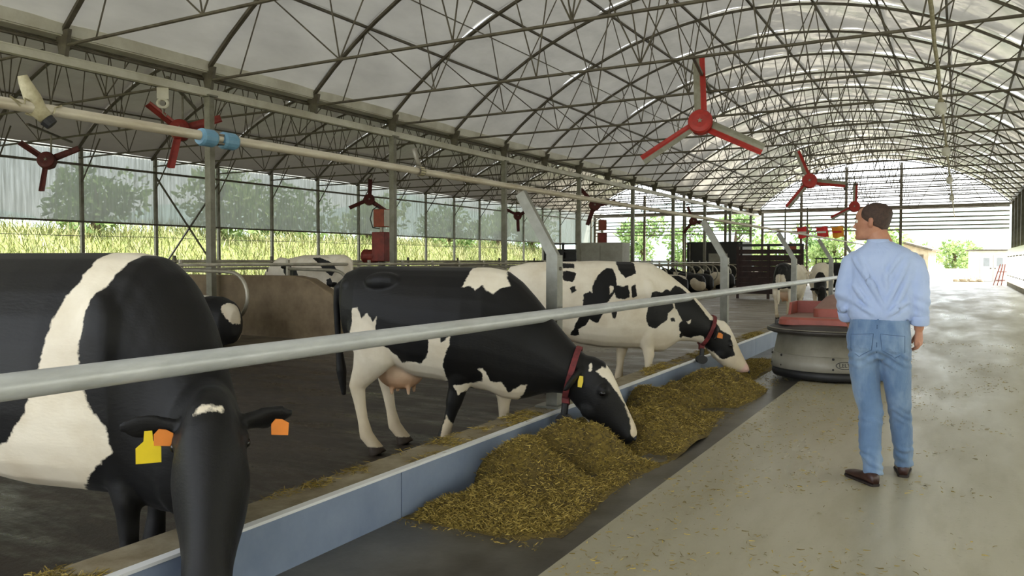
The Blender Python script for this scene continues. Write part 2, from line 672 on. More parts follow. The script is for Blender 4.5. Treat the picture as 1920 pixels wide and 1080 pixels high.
# ------------------------------------------------------------------ left side wall: posts, rails, clear sheets
def wall_sheet():
    t = NT('streaked_clear_sheet')
    v = t.coords('Object', (1, 7.0, 0.35))
    f = t.noise(1.6, 6, 0.7, v)
    h = t.noise(2.0, 3, 0.5, t.coords('Object', (1, 0.6, 14)))
    tr = t.n('ShaderNodeBsdfTransparent')
    tr.inputs['Color'].default_value = (0.55, 0.57, 0.54, 1)
    d = t.n('ShaderNodeBsdfTranslucent')
    d.inputs['Color'].default_value = (0.20, 0.21, 0.195, 1)
    d2 = t.n('ShaderNodeBsdfDiffuse')
    d2.inputs['Color'].default_value = (0.40, 0.40, 0.36, 1)
    gl = t.n('ShaderNodeBsdfGlossy')
    gl.inputs['Roughness'].default_value = 0.25
    t.l(t.bump(t.noise(3.0, 2, 0.5, t.coords('Object', (1, 9.0, 0.5))), 0.5, 0.05), gl.inputs['Normal'])
    mm = t.n('ShaderNodeMixShader')
    mm.inputs[0].default_value = 0.5
    t.l(d.outputs[0], mm.inputs[1])
    t.l(d2.outputs[0], mm.inputs[2])
    m1 = t.n('ShaderNodeMixShader')
    t.l(t.ramp(f, [(0.30, (0.70, 0.70, 0.70)), (0.66, (0.97, 0.97, 0.97))]), m1.inputs[0])
    t.l(tr.outputs[0], m1.inputs[1])
    t.l(mm.outputs[0], m1.inputs[2])
    m2 = t.n('ShaderNodeMixShader')
    m2.inputs[0].default_value = 0.08
    t.l(m1.outputs[0], m2.inputs[1])
    t.l(gl.outputs[0], m2.inputs[2])
    return t.done(m2.outputs[0])


M_SHEET = wall_sheet()
wl = struct('wall_left')
YW = [15.54 + S * k for k in range(-8, 16)]
post_me = MB().bar((0, 0, CF), (0, 0, 5.05), 0.10, 0.10, (0, 1, 0)).mesh('wall_post', M_POST)
knee_me = MB().tube([(0, 0, 3.9), (1.0, 0, 5.25)], 0.022, 6).mesh('knee_brace', M_STEEL_DARK)
g = MB()                                              # one corrugated clear sheet per bay
NC = 54
vs_, fs_ = [], []
for z in (2.71, 5.12):
    for i in range(NC + 1):
        vs_.append((0.012 * math.sin(i * PI / 1.5), S * i / NC, z))
for i in range(NC):
    fs_.append((i, i + 1, NC + 2 + i, NC + 1 + i))
sheet2 = g.add(vs_, fs_).mesh('clear_sheet', M_SHEET, True)
for i, yy in enumerate(YW):
    put('wall_post', post_me, wl, (XW, yy, 0))
    put('knee_brace', knee_me, wl, (XW, yy, 0))
    put('clear_sheet', sheet2, wl, (XW - 0.07, yy, 0))
for z, r_ in ((4.50, 0.035), (2.69, 0.03)):
    MB().bar((XW + 0.02, YW[0], z), (XW + 0.02, YW[-1] + S, z), 0.06, r_ * 2).build('wall_rail', M_STEEL_DARK, wl)
MB().tube([(XW, YW[0] + i * 2, 2.24 + 0.015 * math.sin(i * 1.7)) for i in range(31)], 0.01, 5).build('wire', M_STEEL_DARK, wl)
MB().box(XW - 0.12, XW + 0.12, YW[0], YW[-1] + S, -0.3, 0.85).build('parapet', M_KERB, wl)
for q in ((0, 1), (1, 0)):
    MB().bar((XW + 0.04, YW[9], 4.35 if q[0] == 0 else 0.9), (XW + 0.04, YW[10], 0.9 if q[0] == 0 else 4.35), 0.05, 0.05).build('cross_brace', M_STEEL_DARK, wl)

# ------------------------------------------------------------------ right side wall
wr = struct('wall_right')
M_CURTAIN = roof_film('white_side_curtain', 'efefec', 0.3, 0.55, 0.08)
M_DARKSHEET = simple('dark_ribbed_sheet', '75736b', 0.5, 0.2, 0.3, 1.5, 0.1, dark='524e44')
MB().box(2.42, 2.75, Y0, Y1 - 2, -0.2, 0.22).build('kerb_wall', M_KERB, wr)
g = MB()
vs_, fs_ = [], []
for z in (2.15, 5.0):
    for i in range(41):
        vs_.append((0.03 * (1 if (i // 2) % 2 else -1), 0.02 + 2.65 * i / 40, z))
for i in range(40):
    fs_.append((i, i + 1, 42 + i, 41 + i))
rib = g.add(vs_, fs_).mesh('ribbed_sheet', M_DARKSHEET)
g = MB()
vs_, fs_ = [], []
for z in np.linspace(0.24, 2.15, 6):
    for i in range(21):
        vs_.append((0.02 * math.sin(i * 0.9 + z), 0.02 + 2.65 * i / 20, float(z)))
for j in range(5):
    for i in range(20):
        fs_.append((j * 21 + i, j * 21 + i + 1, (j + 1) * 21 + i + 1, (j + 1) * 21 + i))
cur = g.add(vs_, fs_).mesh('curtain_sheet', M_CURTAIN, True)
postr = MB().bar((0, 0, 0), (0, 0, 4.95), 0.12, 0.10, (0, 1, 0)).mesh('wall_post', M_POST)
bolt_me = MB().box(-0.03, 0.03, -0.03, 0.03, -0.03, 0.03).mesh('clamp', M_STEEL_DARK)
for yy in YT[:-1]:
    put('ribbed_sheet', rib, wr, (2.66, yy, 0))
    put('curtain_sheet', cur, wr, (2.46, yy, 0))
    put('wall_post', postr, wr, (2.55, yy, 0))
    for z in (0.6, 1.7):
        for q in (0.7, 1.9):
            if yy > 24:
                put('clamp', bolt_me, wr, (2.44, yy + q, z))
MB().box(2.5, 2.62, Y0, Y1 - 1.6, 4.80, 4.95).build('eave_rail', M_STEEL_DARK, wr)

# ------------------------------------------------------------------ far gable: tie beam, slats, posts
wb = struct('wall_back')
YG = 56.6
MB().box(-24.4, XR, YG - 0.1, YG + 0.1, 4.72, 4.98).build('gable_beam', M_STEEL_DARK, wb)
M_SLAT = simple('weathered_gable_slat', '8b8a80', 0.5, 0.2, 0.3, 2.0, 0.1, dark='6a6558')
for z in [3.38, 3.62, 3.88, 4.14, 4.42]:
    MB().box(XL, XR, YG - 0.03, YG + 0.03, z, z + 0.10).build('gable_slat', M_SLAT, wb)
for z in [5.28, 5.6, 5.9, 6.2, 6.55, 6.9, 7.25]:
    hw = math.sqrt(max(RR ** 2 - (z - ZC) ** 2, 0)) if z > ZF else 7.2
    MB().box(XC - hw, XC + hw, YG - 0.03, YG + 0.03, z, z + 0.055).build('gable_slat', M_SLAT, wb)
for z in [3.3, 3.55, 3.8, 4.05, 4.3, 5.3, 5.6, 5.9, 6.2]:
    hw = math.sqrt(max(RR2 ** 2 - (z - ZC2) ** 2, 0)) if z > ZF else 6.0
    MB().box(XC2 - hw, XC2 + hw, YG - 0.03, YG + 0.03, z, z + 0.07).build('gable_slat', M_SLAT, wb)
for x, zt in [(XL, 5.0), (-9.4, 6.7), (-6.6, 7.6), (-3.35, 7.7), (-14.5, 6.0), (-17.5, 7.0), (-20.5, 6.3), (XW, 5.0)]:
    MB().bar((x, YG, -0.1), (x, YG, zt), 0.16, 0.14, (0, 1, 0)).build('gable_post', M_STEEL_DARK, wb)
for x, s_ in ((-7.2, 1), (-6.0, -1), (-2.4, 1), (1.2, -1)):
    MB().tube([(x, YG - 0.05, 4.9), (x + s_ * 1.1, YG - 0.05, 7.0)], 0.02, 5).build('gable_brace', M_STEEL_DARK, wb)
# ------------------------------------------------------------------ cows
def coat_mat():
    t = NT('cow_coat')
    at = t.n('ShaderNodeAttribute', attribute_name='coat')
    ti = t.n('ShaderNodeAttribute', attribute_name='tint')
    v = t.coords('Object')
    nz = t.noise(22, 4, 0.6, v)
    ma = t.n('ShaderNodeMath', operation='MULTIPLY_ADD')
    t.l(nz, ma.inputs[0])
    ma.inputs[1].default_value = 0.04
    t.l(at.outputs['Fac'], ma.inputs[2])
    st = t.n('ShaderNodeMapRange')
    t.l(ma.outputs[0], st.inputs['Value'])
    st.inputs['From Min'].default_value = 0.016
    st.inputs['From Max'].default_value = 0.024
    white = t.mix(t.ramp(t.noise(3.5, 5, 0.6, v), [(0.4, (0, 0, 0)), (0.75, (0.5, 0.5, 0.5))]), ti.outputs['Color'], lin('b9a582'))
    black = t.mix(t.ramp(t.noise(2.5, 4, 0.6, v), [(0.4, (0, 0, 0)), (0.8, (1, 1, 1))]), lin('0b0b0c'), lin('141210'))
    col = t.mix(st.outputs[0], white, black)
    col = t.mix(ti.outputs['Alpha'], col, ti.outputs['Color'])
    hair = t.noise(90, 2, 0.5, t.coords('Object', (0.35, 1, 1)))
    nb = t.bump(hair, 0.25, 0.004)
    return t.done(t.bsdf(col, 0.52, 0.0, nb, Sheen_Weight=0.03, Specular_IOR_Level=0.28))


M_COAT = coat_mat()
M_EYE = simple('cow_eye', '0c0a0a', 0.08, 0.0, 0.1, 5, 0)
M_RED = simple('red_collar_webbing', '7c2a2c', 0.7, 0.0, 0.35, 20, 0.3, dark='4a2020')
M_BLACKP = simple('black_rubber', '1b1b1d', 0.5, 0.0, 0.3, 8, 0.1)
M_TAGY = simple('yellow_ear_tag', 'f0d20c', 0.45, 0.0, 0.1, 10, 0.05)
M_TAGO = simple('orange_ear_tag', 'ee8a2c', 0.45, 0.0, 0.15, 10, 0.05)


def seg_dist(P, poly):
    """signed distance of points P (n,2) to a polygon, positive inside"""
    A = np.array(poly, float)
    B = np.roll(A, -1, axis=0)
    d = np.full(len(P), 1e9)
    ins = np.zeros(len(P), bool)
    for a, b in zip(A, B):
        ab = b - a
        t_ = np.clip(((P - a) @ ab) / max(ab @ ab, 1e-9), 0, 1)
        q = P - (a + t_[:, None] * ab)
        d = np.minimum(d, (q * q).sum(1))
        if a[1] != b[1]:
            c = (a[1] > P[:, 1]) != (b[1] > P[:, 1])
            xi = (b[0] - a[0]) * (P[:, 1] - a[1]) / (b[1] - a[1]) + a[0]
            ins ^= c & (P[:, 0] < xi)
    d = np.sqrt(d)
    return np.where(ins, d, -d)


def ring_pts(r, n=26):
    Tx, Tz, Bx, Bz, hw = r[:5]
    out = []
    for k in range(n):
        a = 2 * PI * k / n
        s, c = math.sin(a), math.cos(a)
        tt = math.copysign(abs(s) ** 0.92, s)
        w = hw * math.copysign(abs(c) ** 0.8, c) * (1 - 0.16 * max(s, 0))
        out.append(((Tx + Bx) / 2 + (Tx - Bx) / 2 * tt, w, (Tz + Bz) / 2 + (Tz - Bz) / 2 * tt))
    return out


def hind_leg(mb, hx, fx, s, z0=0.0):
    y = 0.2 * s
    mb.tube([(hx - .03, .15 * s, 1.08), (hx + .05, .19 * s, .9), (hx + .05, y, .76), (hx - .03, y, .64), (fx - .15, y * 1.0, .53), (fx - .13, y, .42), (fx - .105, y, .28), (fx - .075, y, .15), (fx - .02, y, .085), (fx + .02, y, z0)],
            [(.17, .09), (.21, .115), (.17, .095), (.105, .07), (.068, .05), (.05, .042), (.042, .038), (.056, .05), (.05, .05), (.08, .062)], 14, True, 1, (1, 0, 0))


def fore_leg(mb, sx, kx, fx, s, z0=0.0):
    y = 0.17 * s
    mb.tube([(sx, .19 * s, .98), (sx, .2 * s, .8), ((sx * 2 + kx) / 3, y * 1.1, .64), ((sx + kx * 2) / 3, y, .53), (kx, y, .43), (kx * .9 + fx * .1 - .005, y, .37), ((kx + fx) / 2, y, .27), (fx, y, .14), (fx + .03, y, .08), (fx + .05, y, z0)],
            [(.15, .08), (.16, .1), (.105, .085), (.073, .064), (.066, .06), (.05, .048), (.042, .04), (.055, .05), (.048, .048), (.072, .06)], 14, True, 1, (1, 0, 0))


def make_bend(x0, ln, ang, yaw_dir=1):
    def f(p):
        x, y_, z = p
        if x <= x0 or ang == 0:
            return p
        # integrate along a circular arc of length ln, straight afterwards
        k = ang / ln
        s = min(x - x0, ln)
        a = k * s
        cx = x0 + math.sin(a) / k
        cy = (1 - math.cos(a)) / k
        rest = x - x0 - s
        return (cx + rest * math.cos(a) - y_ * math.sin(a), cy + rest * math.sin(a) + y_ * math.cos(a), z)
    return f


BODY = [(-.38, 1.36, -.38, 1.10, .06), (-.33, 1.43, -.33, .90, .15), (-.2, 1.48, -.18, .78, .23), (0, 1.485, .02, .70, .28), (.25, 1.475, .28, .60, .34), (.5, 1.475, .5, .575, .37), (.7, 1.475, .7, .53, .36), (.86, 1.475, .87, .50, .32)]
GRAZE = BODY + [(1.0, 1.45, .98, .45, .27), (1.12, 1.36, 1.08, .44, .235), (1.22, 1.25, 1.17, .46, .20), (1.31, 1.14, 1.27, .49, .18), (1.42, 1.00, 1.36, .505, .165), (1.53, .875, 1.44, .50, .145),
                (1.615, .80, 1.50, .455, .122), (1.68, .79, 1.535, .41, .118), (1.755, .755, 1.58, .36, .122), (1.815, .67, 1.63, .29, .122), (1.86, .575, 1.69, .235, .105), (1.90, .475, 1.76, .185, .088), (1.95, .37, 1.83, .145, .078), (1.995, .27, 1.89, .12, .082), (2.01, .21, 1.95, .125, .055)]
SPOT = [(-.48, 1.38, -.47, 1.08, .07), (-.42, 1.46, -.40, .86, .18), (-.2, 1.51, -.17, .74, .27), (.05, 1.52, .08, .66, .32), (.3, 1.52, .36, .56, .36), (.6, 1.53, .64, .51, .39), (.85, 1.52, .88, .50, .37), (1.08, 1.515, 1.1, .49, .33), (1.23, 1.50, 1.26, .45, .29), (1.38, 1.42, 1.38, .455, .245), (1.5, 1.335, 1.46, .50, .215),
        (1.66, 1.21, 1.58, .575, .185), (1.83, 1.04, 1.71, .575, .165), (1.97, .88, 1.83, .555, .145), (2.07, .82, 1.90, .51, .122), (2.14, .81, 1.94, .46, .118), (2.20, .745, 1.99, .40, .122), (2.255, .64, 2.05, .335, .12), (2.305, .53, 2.12, .275, .102), (2.35, .435, 2.20, .235, .086), (2.395, .35, 2.28, .205, .078), (2.44, .265, 2.345, .185, .082), (2.455, .215, 2.40, .19, .055)]
NECKUP = [(-0.9, 1.36, -0.9, 1, 0.08), (-0.82, 1.43, -0.82, 0.8, 0.18), (-0.6, 1.48, -0.58, 0.62, 0.27), (-0.3, 1.485, -0.28, 0.52, 0.33), (0.05, 1.475, 0.08, 0.46, 0.38), (0.4, 1.475, 0.42, 0.43, 0.41), (0.66, 1.475, 0.68, 0.43, 0.39), (0.84, 1.475, 0.86, 0.42, 0.34), (0.97, 1.455, 0.96, 0.4, 0.29), (1.06, 1.385, 1, 0.37, 0.26), (1.13, 1.28, 1.05, 0.36, 0.235), (1.18, 1.16, 1.1, 0.36, 0.215), (1.23, 1.06, 1.14, 0.37, 0.2), (1.3, 0.95, 1.19, 0.35, 0.18), (1.39, 0.94, 1.24, 0.38, 0.155), (1.48, 0.945, 1.3, 0.41, 0.122), (1.55, 0.915, 1.355, 0.38, 0.135), (1.61, 0.835, 1.41, 0.33, 0.148), (1.66, 0.725, 1.47, 0.28, 0.132), (1.705, 0.605, 1.53, 0.23, 0.108), (1.75, 0.485, 1.59, 0.19, 0.092), (1.79, 0.375, 1.66, 0.16, 0.088), (1.82, 0.275, 1.72, 0.14, 0.096), (1.83, 0.225, 1.77, 0.15, 0.066)]
STAND = BODY + [(1.03, 1.45, 1.0, .60, .24), (1.2, 1.42, 1.13, .74, .18), (1.36, 1.40, 1.27, .87, .145), (1.5, 1.42, 1.4, .95, .122), (1.58, 1.43, 1.48, .98, .118), (1.7, 1.37, 1.58, .98, .122), (1.82, 1.28, 1.7, .95, .115), (1.92, 1.20, 1.82, .93, .09), (2.01, 1.12, 1.91, .91, .085), (2.04, 1.06, 1.98, .92, .06)]
LYING = [(-.72, .58, -.74, .18, .10), (-.62, .72, -.64, .06, .26), (-.4, .79, -.4, .0, .38), (-.1, .80, -.1, -.02, .44), (.2, .82, .2, -.02, .43), (.45, .86, .48, .0, .36), (.62, .88, .68, .10, .27), (.8, .93, .84, .35, .2), (.95, 1.0, .94, .55, .155), (1.08, 1.06, 1.02, .64, .125), (1.2, 1.04, 1.1, .64, .122), (1.31, .95, 1.2, .62, .115), (1.41, .86, 1.31, .58, .09), (1.5, .78, 1.4, .56, .085), (1.53, .72, 1.47, .57, .06)]


def build_cow(name, label, cat, loc, rz, rings, legs, base_black, polys, bend=None, voxel=0.014, poll=None, eye=None, group=None,
              collar=None, tags=(), udder=True, noise_coat=None, muzzle='pink', pre_mesh=None, tail=True, ear_up=0.0, ear_back=0.0, floor=CF):
    root = thing(name, label, cat, loc, rz, group)
    bend = bend or (lambda p: p)
    if pre_mesh is not None:
        put('body', pre_mesh, root)
        return root
    mb = MB()
    mb.loft([ring_pts(r) for r in rings])
    for lg in legs:
        (hind_leg if lg[0] == 'h' else fore_leg)(mb, *lg[1:])
    if udder:
        hx = [lg for lg in legs if lg[0] == 'h'][0][1]
        mb.ball((hx + .2, 0, .64), (.2, .15, .15), 16, 10)
        for dx in (-.06, .08):
            for dy in (-.07, .07):
                mb.tube([(hx + .21 + dx, dy, .54), (hx + .21 + dx, dy, .455)], [.022, .014], 8)
    rx = rings[0][0]
    if tail:
        mb.tube([(rx + .05, 0, rings[0][1] - .0), (rx - .03, 0, rings[0][1] - .06), (rx - .05, 0.01, 1.15), (rx - .04, 0.02, .85), (rx - .02, .03, .62), (rx, .03, .42)], [.045, .04, .03, .026, .045, .02], 10)
    for lg in legs:                                  # hip bones and shoulder blades
        if lg[0] == 'h':
            mb.ball((lg[1] + .13, lg[3] * .185, 1.36), (.16, .07, .08), 12, 8)
            mb.ball((lg[1] - .20, lg[3] * .09, 1.32), (.07, .06, .07), 10, 8)
        else:
            mb.ball((lg[1] + .02, lg[4] * .235, 1.02), (.12, .085, .30), 12, 8)
    # brow and jaw masses, ears
    ei = eye or len(rings) - 6
    pi_ = poll or len(rings) - 9
    pr, er = rings[pi_], rings[ei]
    ex, ez = er[0] * .62 + er[2] * .38, er[1] * .62 + er[3] * .38
    px_, pz = pr[0] * .7 + pr[2] * .3, pr[1] * .7 + pr[3] * .3
    for s in (-1, 1):
        mb.ball((ex + .004, s * (er[4] - .028), ez + .02), (.055, .04, .05), 10, 8)
        mb.ball(((er[0] * .3 + er[2] * .7) - .03, s * (er[4] - .045), er[1] * .3 + er[3] * .7 - .0), (.085, .04, .09), 10, 8)
        b0 = Vector((px_, s * (pr[4] - .03), pz))
        d = Vector((-ear_back, s * 1.0, ear_up)).normalized()
        mb.tube([b0, b0 + d * .07, b0 + d * .13, b0 + d * .19, b0 + d * .245], [(.03, .026), (.045, .024), (.06, .02), (.05, .018), (.012, .012)], 12, True, 1, (0.45, 0, 1))
    o = mb.build('body', M_COAT, None)
    md = o.modifiers.new('remesh', 'REMESH')
    md.mode = 'VOXEL'
    md.voxel_size = voxel
    md.use_smooth_shade = True
    sm = o.modifiers.new('smooth', 'SMOOTH')
    sm.factor = 0.5
    sm.iterations = 5
    dg = bpy.context.evaluated_depsgraph_get()
    me = bpy.data.meshes.new_from_object(o.evaluated_get(dg))
    bpy.data.objects.remove(o, do_unlink=True)
    me.name = 'body'
    n = len(me.vertices)
    co = np.empty(n * 3, np.float32)
    me.vertices.foreach_get('co', co)
    co = co.reshape(-1, 3)
    P = co[:, [0, 2]].astype(float)
    sd = np.full(n, 0.3 if base_black else -0.3)
    if noise_coat is not None:
        sc_, th, seed = noise_coat
        sd = np.array([noise.noise(Vector((float(c[0]) * sc_ + seed, float(c[1]) * sc_ * .8, float(c[2]) * sc_ + seed * 2))) - th for c in co]) * 0.35
    for sgn, poly in polys:
        d = seg_dist(P, poly)
        sd = np.maximum(sd, d) if sgn > 0 else np.minimum(sd, -d)
    sd = np.clip(sd, -.3, .3) - 0.0
    at = me.attributes.new('coat', 'FLOAT', 'POINT')
    at.data.foreach_set('value', sd.astype(np.float32))
    x, yv, z = co[:, 0], co[:, 1], co[:, 2]
    tint = np.tile(np.array(lin('e9e0cd')), (n, 1))
    tint[:, 3] = 0
    low = np.clip((0.75 - z) / 0.6, 0, 1)[:, None] * 0.5
    tint[:, :3] = tint[:, :3] * (1 - low) + np.array(lin('cdb488'))[:3] * low
    if udder:
        du = ((x - hx - .2) / .23) ** 2 + (yv / .17) ** 2 + ((z - .6) / .2) ** 2
        u = np.clip(1.4 - du, 0, 1) * (z > .4)
        tint[:, :3] = tint[:, :3] * (1 - u[:, None]) + np.array(lin('c89a76'))[:3] * u[:, None]
        tint[:, 3] = np.maximum(tint[:, 3], u * (np.abs(yv) < .14) * (z < .72))
    if len(legs):
        hoof = (z < 0.065)
        tint[hoof] = lin('3a3027')
    e = rings[-1]
    mz = ((x - (e[0] + e[2]) / 2 + .02) / .10) ** 2 + (yv / .12) ** 2 + ((z - (e[1] + e[3]) / 2) / .12) ** 2
    mk = np.clip((1.15 - mz) * 3, 0, 1) * (0 if muzzle == 'none' else 1)
    mc = lin('d8b3a6') if muzzle == 'pink' else lin('2a2525')
    tint[:, :3] = tint[:, :3] * (1 - mk[:, None]) + np.array(mc[:3]) * mk[:, None]
    tint[:, 3] = np.maximum(tint[:, 3], mk * (0.9 if muzzle == 'pink' else 0.6))
    ca = me.attributes.new('tint', 'FLOAT_COLOR', 'POINT')
    ca.data.foreach_set('color', tint.astype(np.float32).ravel())
    newco = np.array([bend(tuple(c)) for c in co.astype(float)], np.float32)
    me.vertices.foreach_set('co', newco.ravel())
    me.update()
    put('body', me, root)

    def bent(mb2):
        mb2.v = [bend(p) for p in mb2.v]
        return mb2
    if voxel < 0.018:
        for s in (-1, 1):
            bent(MB().ball((ex + .005, s * (er[4] - .006), ez + .004), (.026, .02, .022), 14, 8)).build('eye', M_EYE, root, True)
            g = MB()
            nx, nz = (e[0] * .75 + e[2] * .25), (e[1] * .75 + e[3] * .25)
            g.ball((nx - .005, s * .042, nz - .01), (.014, .012, .02), 10, 6)
            bent(g).build('nostril', M_BLACKP, root, True)
    if collar is not None:
        r = rings[collar]
        r2 = rings[collar + 1]
        g = MB()
        ra = [(r[i] * .62 + r2[i] * .38) for i in range(5)]
        outer, inner = [], []
        N = 26
        base = ring_pts(ra, N)
        c0 = Vector(((ra[0] + ra[2]) / 2, 0, (ra[1] + ra[3]) / 2))
        ax = Vector((ra[1] - ra[3], 0, -(ra[0] - ra[2]))).normalized() * 0.022
        prof = [[], [], [], []]
        for p in base:
            p = Vector(p)
            dd = (p - c0)
            a1 = c0 + dd * 1.02 + dd.normalized() * .004
            a2 = c0 + dd * 1.02 + dd.normalized() * .018
            for q, pp in zip(prof, (a1 - ax, a1 + ax, a2 + ax, a2 - ax)):
                q.append(pp)
        vs_ = [tuple(p) for q in prof for p in q]
        fs_ = []
        for q in range(4):
            for k in range(N):
                fs_.append((q * N + k, q * N + (k + 1) % N, ((q + 1) % 4) * N + (k + 1) % N, ((q + 1) % 4) * N + k))
        g.add(vs_, fs_)
        cl = bent(g).build('collar', M_RED, root)
        bx, bz = ra[2], ra[3]
        h = MB()
        h.bbox(bx - .03, bx + .03, -.05, .01, bz - .07, bz + .0, .01)
        bent(h).build('collar_buckle', M_RED, cl)
        h = MB().tube([(bx - .0, -.05, bz - .05), (bx - .01, -.055, bz - .15)], .028, 10)
        h.tube([(bx - .01, -.09, bz - .18), (bx - .01, -.02, bz - .18)], [(.05, .065), (.05, .065)], 18, True, 1, (0, 0, 1))
        bent(h).build('transponder', M_BLACKP, cl, False)
    for s, off, kind, hang in tags:
        b0 = Vector((px_, s * (pr[4] - .03), pz)) + Vector((-ear_back, s * 1.0, ear_up)).normalized() * off
        b0.x += .03
        if kind == 'flag':          # big yellow tag: narrow neck, wide plate
            poly = [(-.014, 0), (.014, 0), (.017, -.04), (.045, -.065), (.045, -.125), (-.045, -.125), (-.045, -.065), (-.017, -.04)]
            mt, w = M_TAGY, .006
        elif kind == 'small':
            poly = [(-.014, .01), (.014, .01), (.02, -.03), (.015, -.075), (-.015, -.075), (-.02, -.03)]
            mt, w = M_TAGY, .006
        else:
            poly = [(-.012, .008), (.014, .004), (.04, -.012), (.036, -.062), (-.03, -.055), (-.03, -.012)]
            mt, w = M_TAGO, .006
        g = MB().prism(poly, -w / 2, w / 2)
        g.xf(Matrix.Translation(b0 + Vector((.012, 0, -.01))) @ (Matrix.Rotation(R(hang), 4, 'Y') @ Matrix.Rotation(R(80), 4, 'X') if kind == 'small' or hang else Matrix.Rotation(R(90), 4, 'Y') @ Matrix.Rotation(R(90), 4, 'Z')))
        bent(g)
        tg = g.build('ear_tag', mt, root)
        tg['label'] = ('yellow' if kind != 'orange' else 'orange') + ' ear tag'
    return root
COAT_GRAZER = [
    (-1, [(0.74, 1.46), (0.78, 1.48), (0.85, 1.5), (1.0, 1.47), (1.02, 1.39), (1.05, 1.33), (0.99, 1.32), (0.93, 1.27), (0.88, 1.3), (0.85, 1.34), (0.8, 1.3), (0.77, 1.33), (0.69, 1.32), (0.72, 1.37)]),
    (-1, [(-0.2, 1.16), (-0.15, 1.16), (-0.11, 1.08), (-0.06, 1.12), (-0.01, 1.05), (0.03, 1.1), (0.01, 0.98), (0.0, 0.87), (0.05, 0.87), (0.09, 0.86), (0.16, 0.81), (0.22, 0.74), (0.3, 0.75), (0.38, 0.74), (0.44, 0.79), (0.46, 0.85), (0.47, 0.98), (0.49, 0.95), (0.55, 0.98), (0.56, 0.9), (0.64, 0.98), (0.63, 0.89), (0.58, 0.8), (0.56, 0.73), (0.57, 0.6), (0.30, 0.49), (0.30, 0.0), (-0.32, 0.0), (-0.32, 0.59), (-0.24, 0.84), (-0.20, 1.01)]),
    (-1, [(0.63, 0.57), (0.7, 0.59), (0.77, 0.59), (0.72, 0.53), (0.66, 0.5)]),
    (-1, [(0.73, 0.59), (0.85, 0.61), (0.86, 0.67), (0.83, 0.71), (0.87, 0.72), (0.9, 0.65), (0.91, 0.61), (1.0, 0.6), (1.04, 0.52), (1.14, 0.58), (1.18, 0.58), (1.15, 0.51), (1.08, 0.43), (1.02, 0.37), (1.02, 0.11), (0.87, 0.1), (0.88, 0.42), (0.77, 0.5)]),
    (-1, [(0.56, 0.34), (0.62, 0.24), (0.6, 0.18), (0.59, 0.05), (0.48, 0.04), (0.53, 0.23)]),
    (-1, [(1.78, 0.77), (1.83, 0.71), (1.86, 0.63), (1.88, 0.57), (1.91, 0.46), (1.95, 0.38), (1.99, 0.29), (2.03, 0.27), (2.04, 0.21), (1.99, 0.19), (1.96, 0.22), (1.96, 0.3), (1.91, 0.44), (1.85, 0.54), (1.78, 0.63), (1.74, 0.66), (1.7, 0.69), (1.74, 0.72), (1.77, 0.71)]),
    (-1, [(1.65, 0.74), (1.66, 0.75), (1.67, 0.72), (1.67, 0.68), (1.65, 0.69)]),
    (-1, [(1.55, 0.39), (1.59, 0.35), (1.65, 0.31), (1.63, 0.28), (1.55, 0.32)]),
]
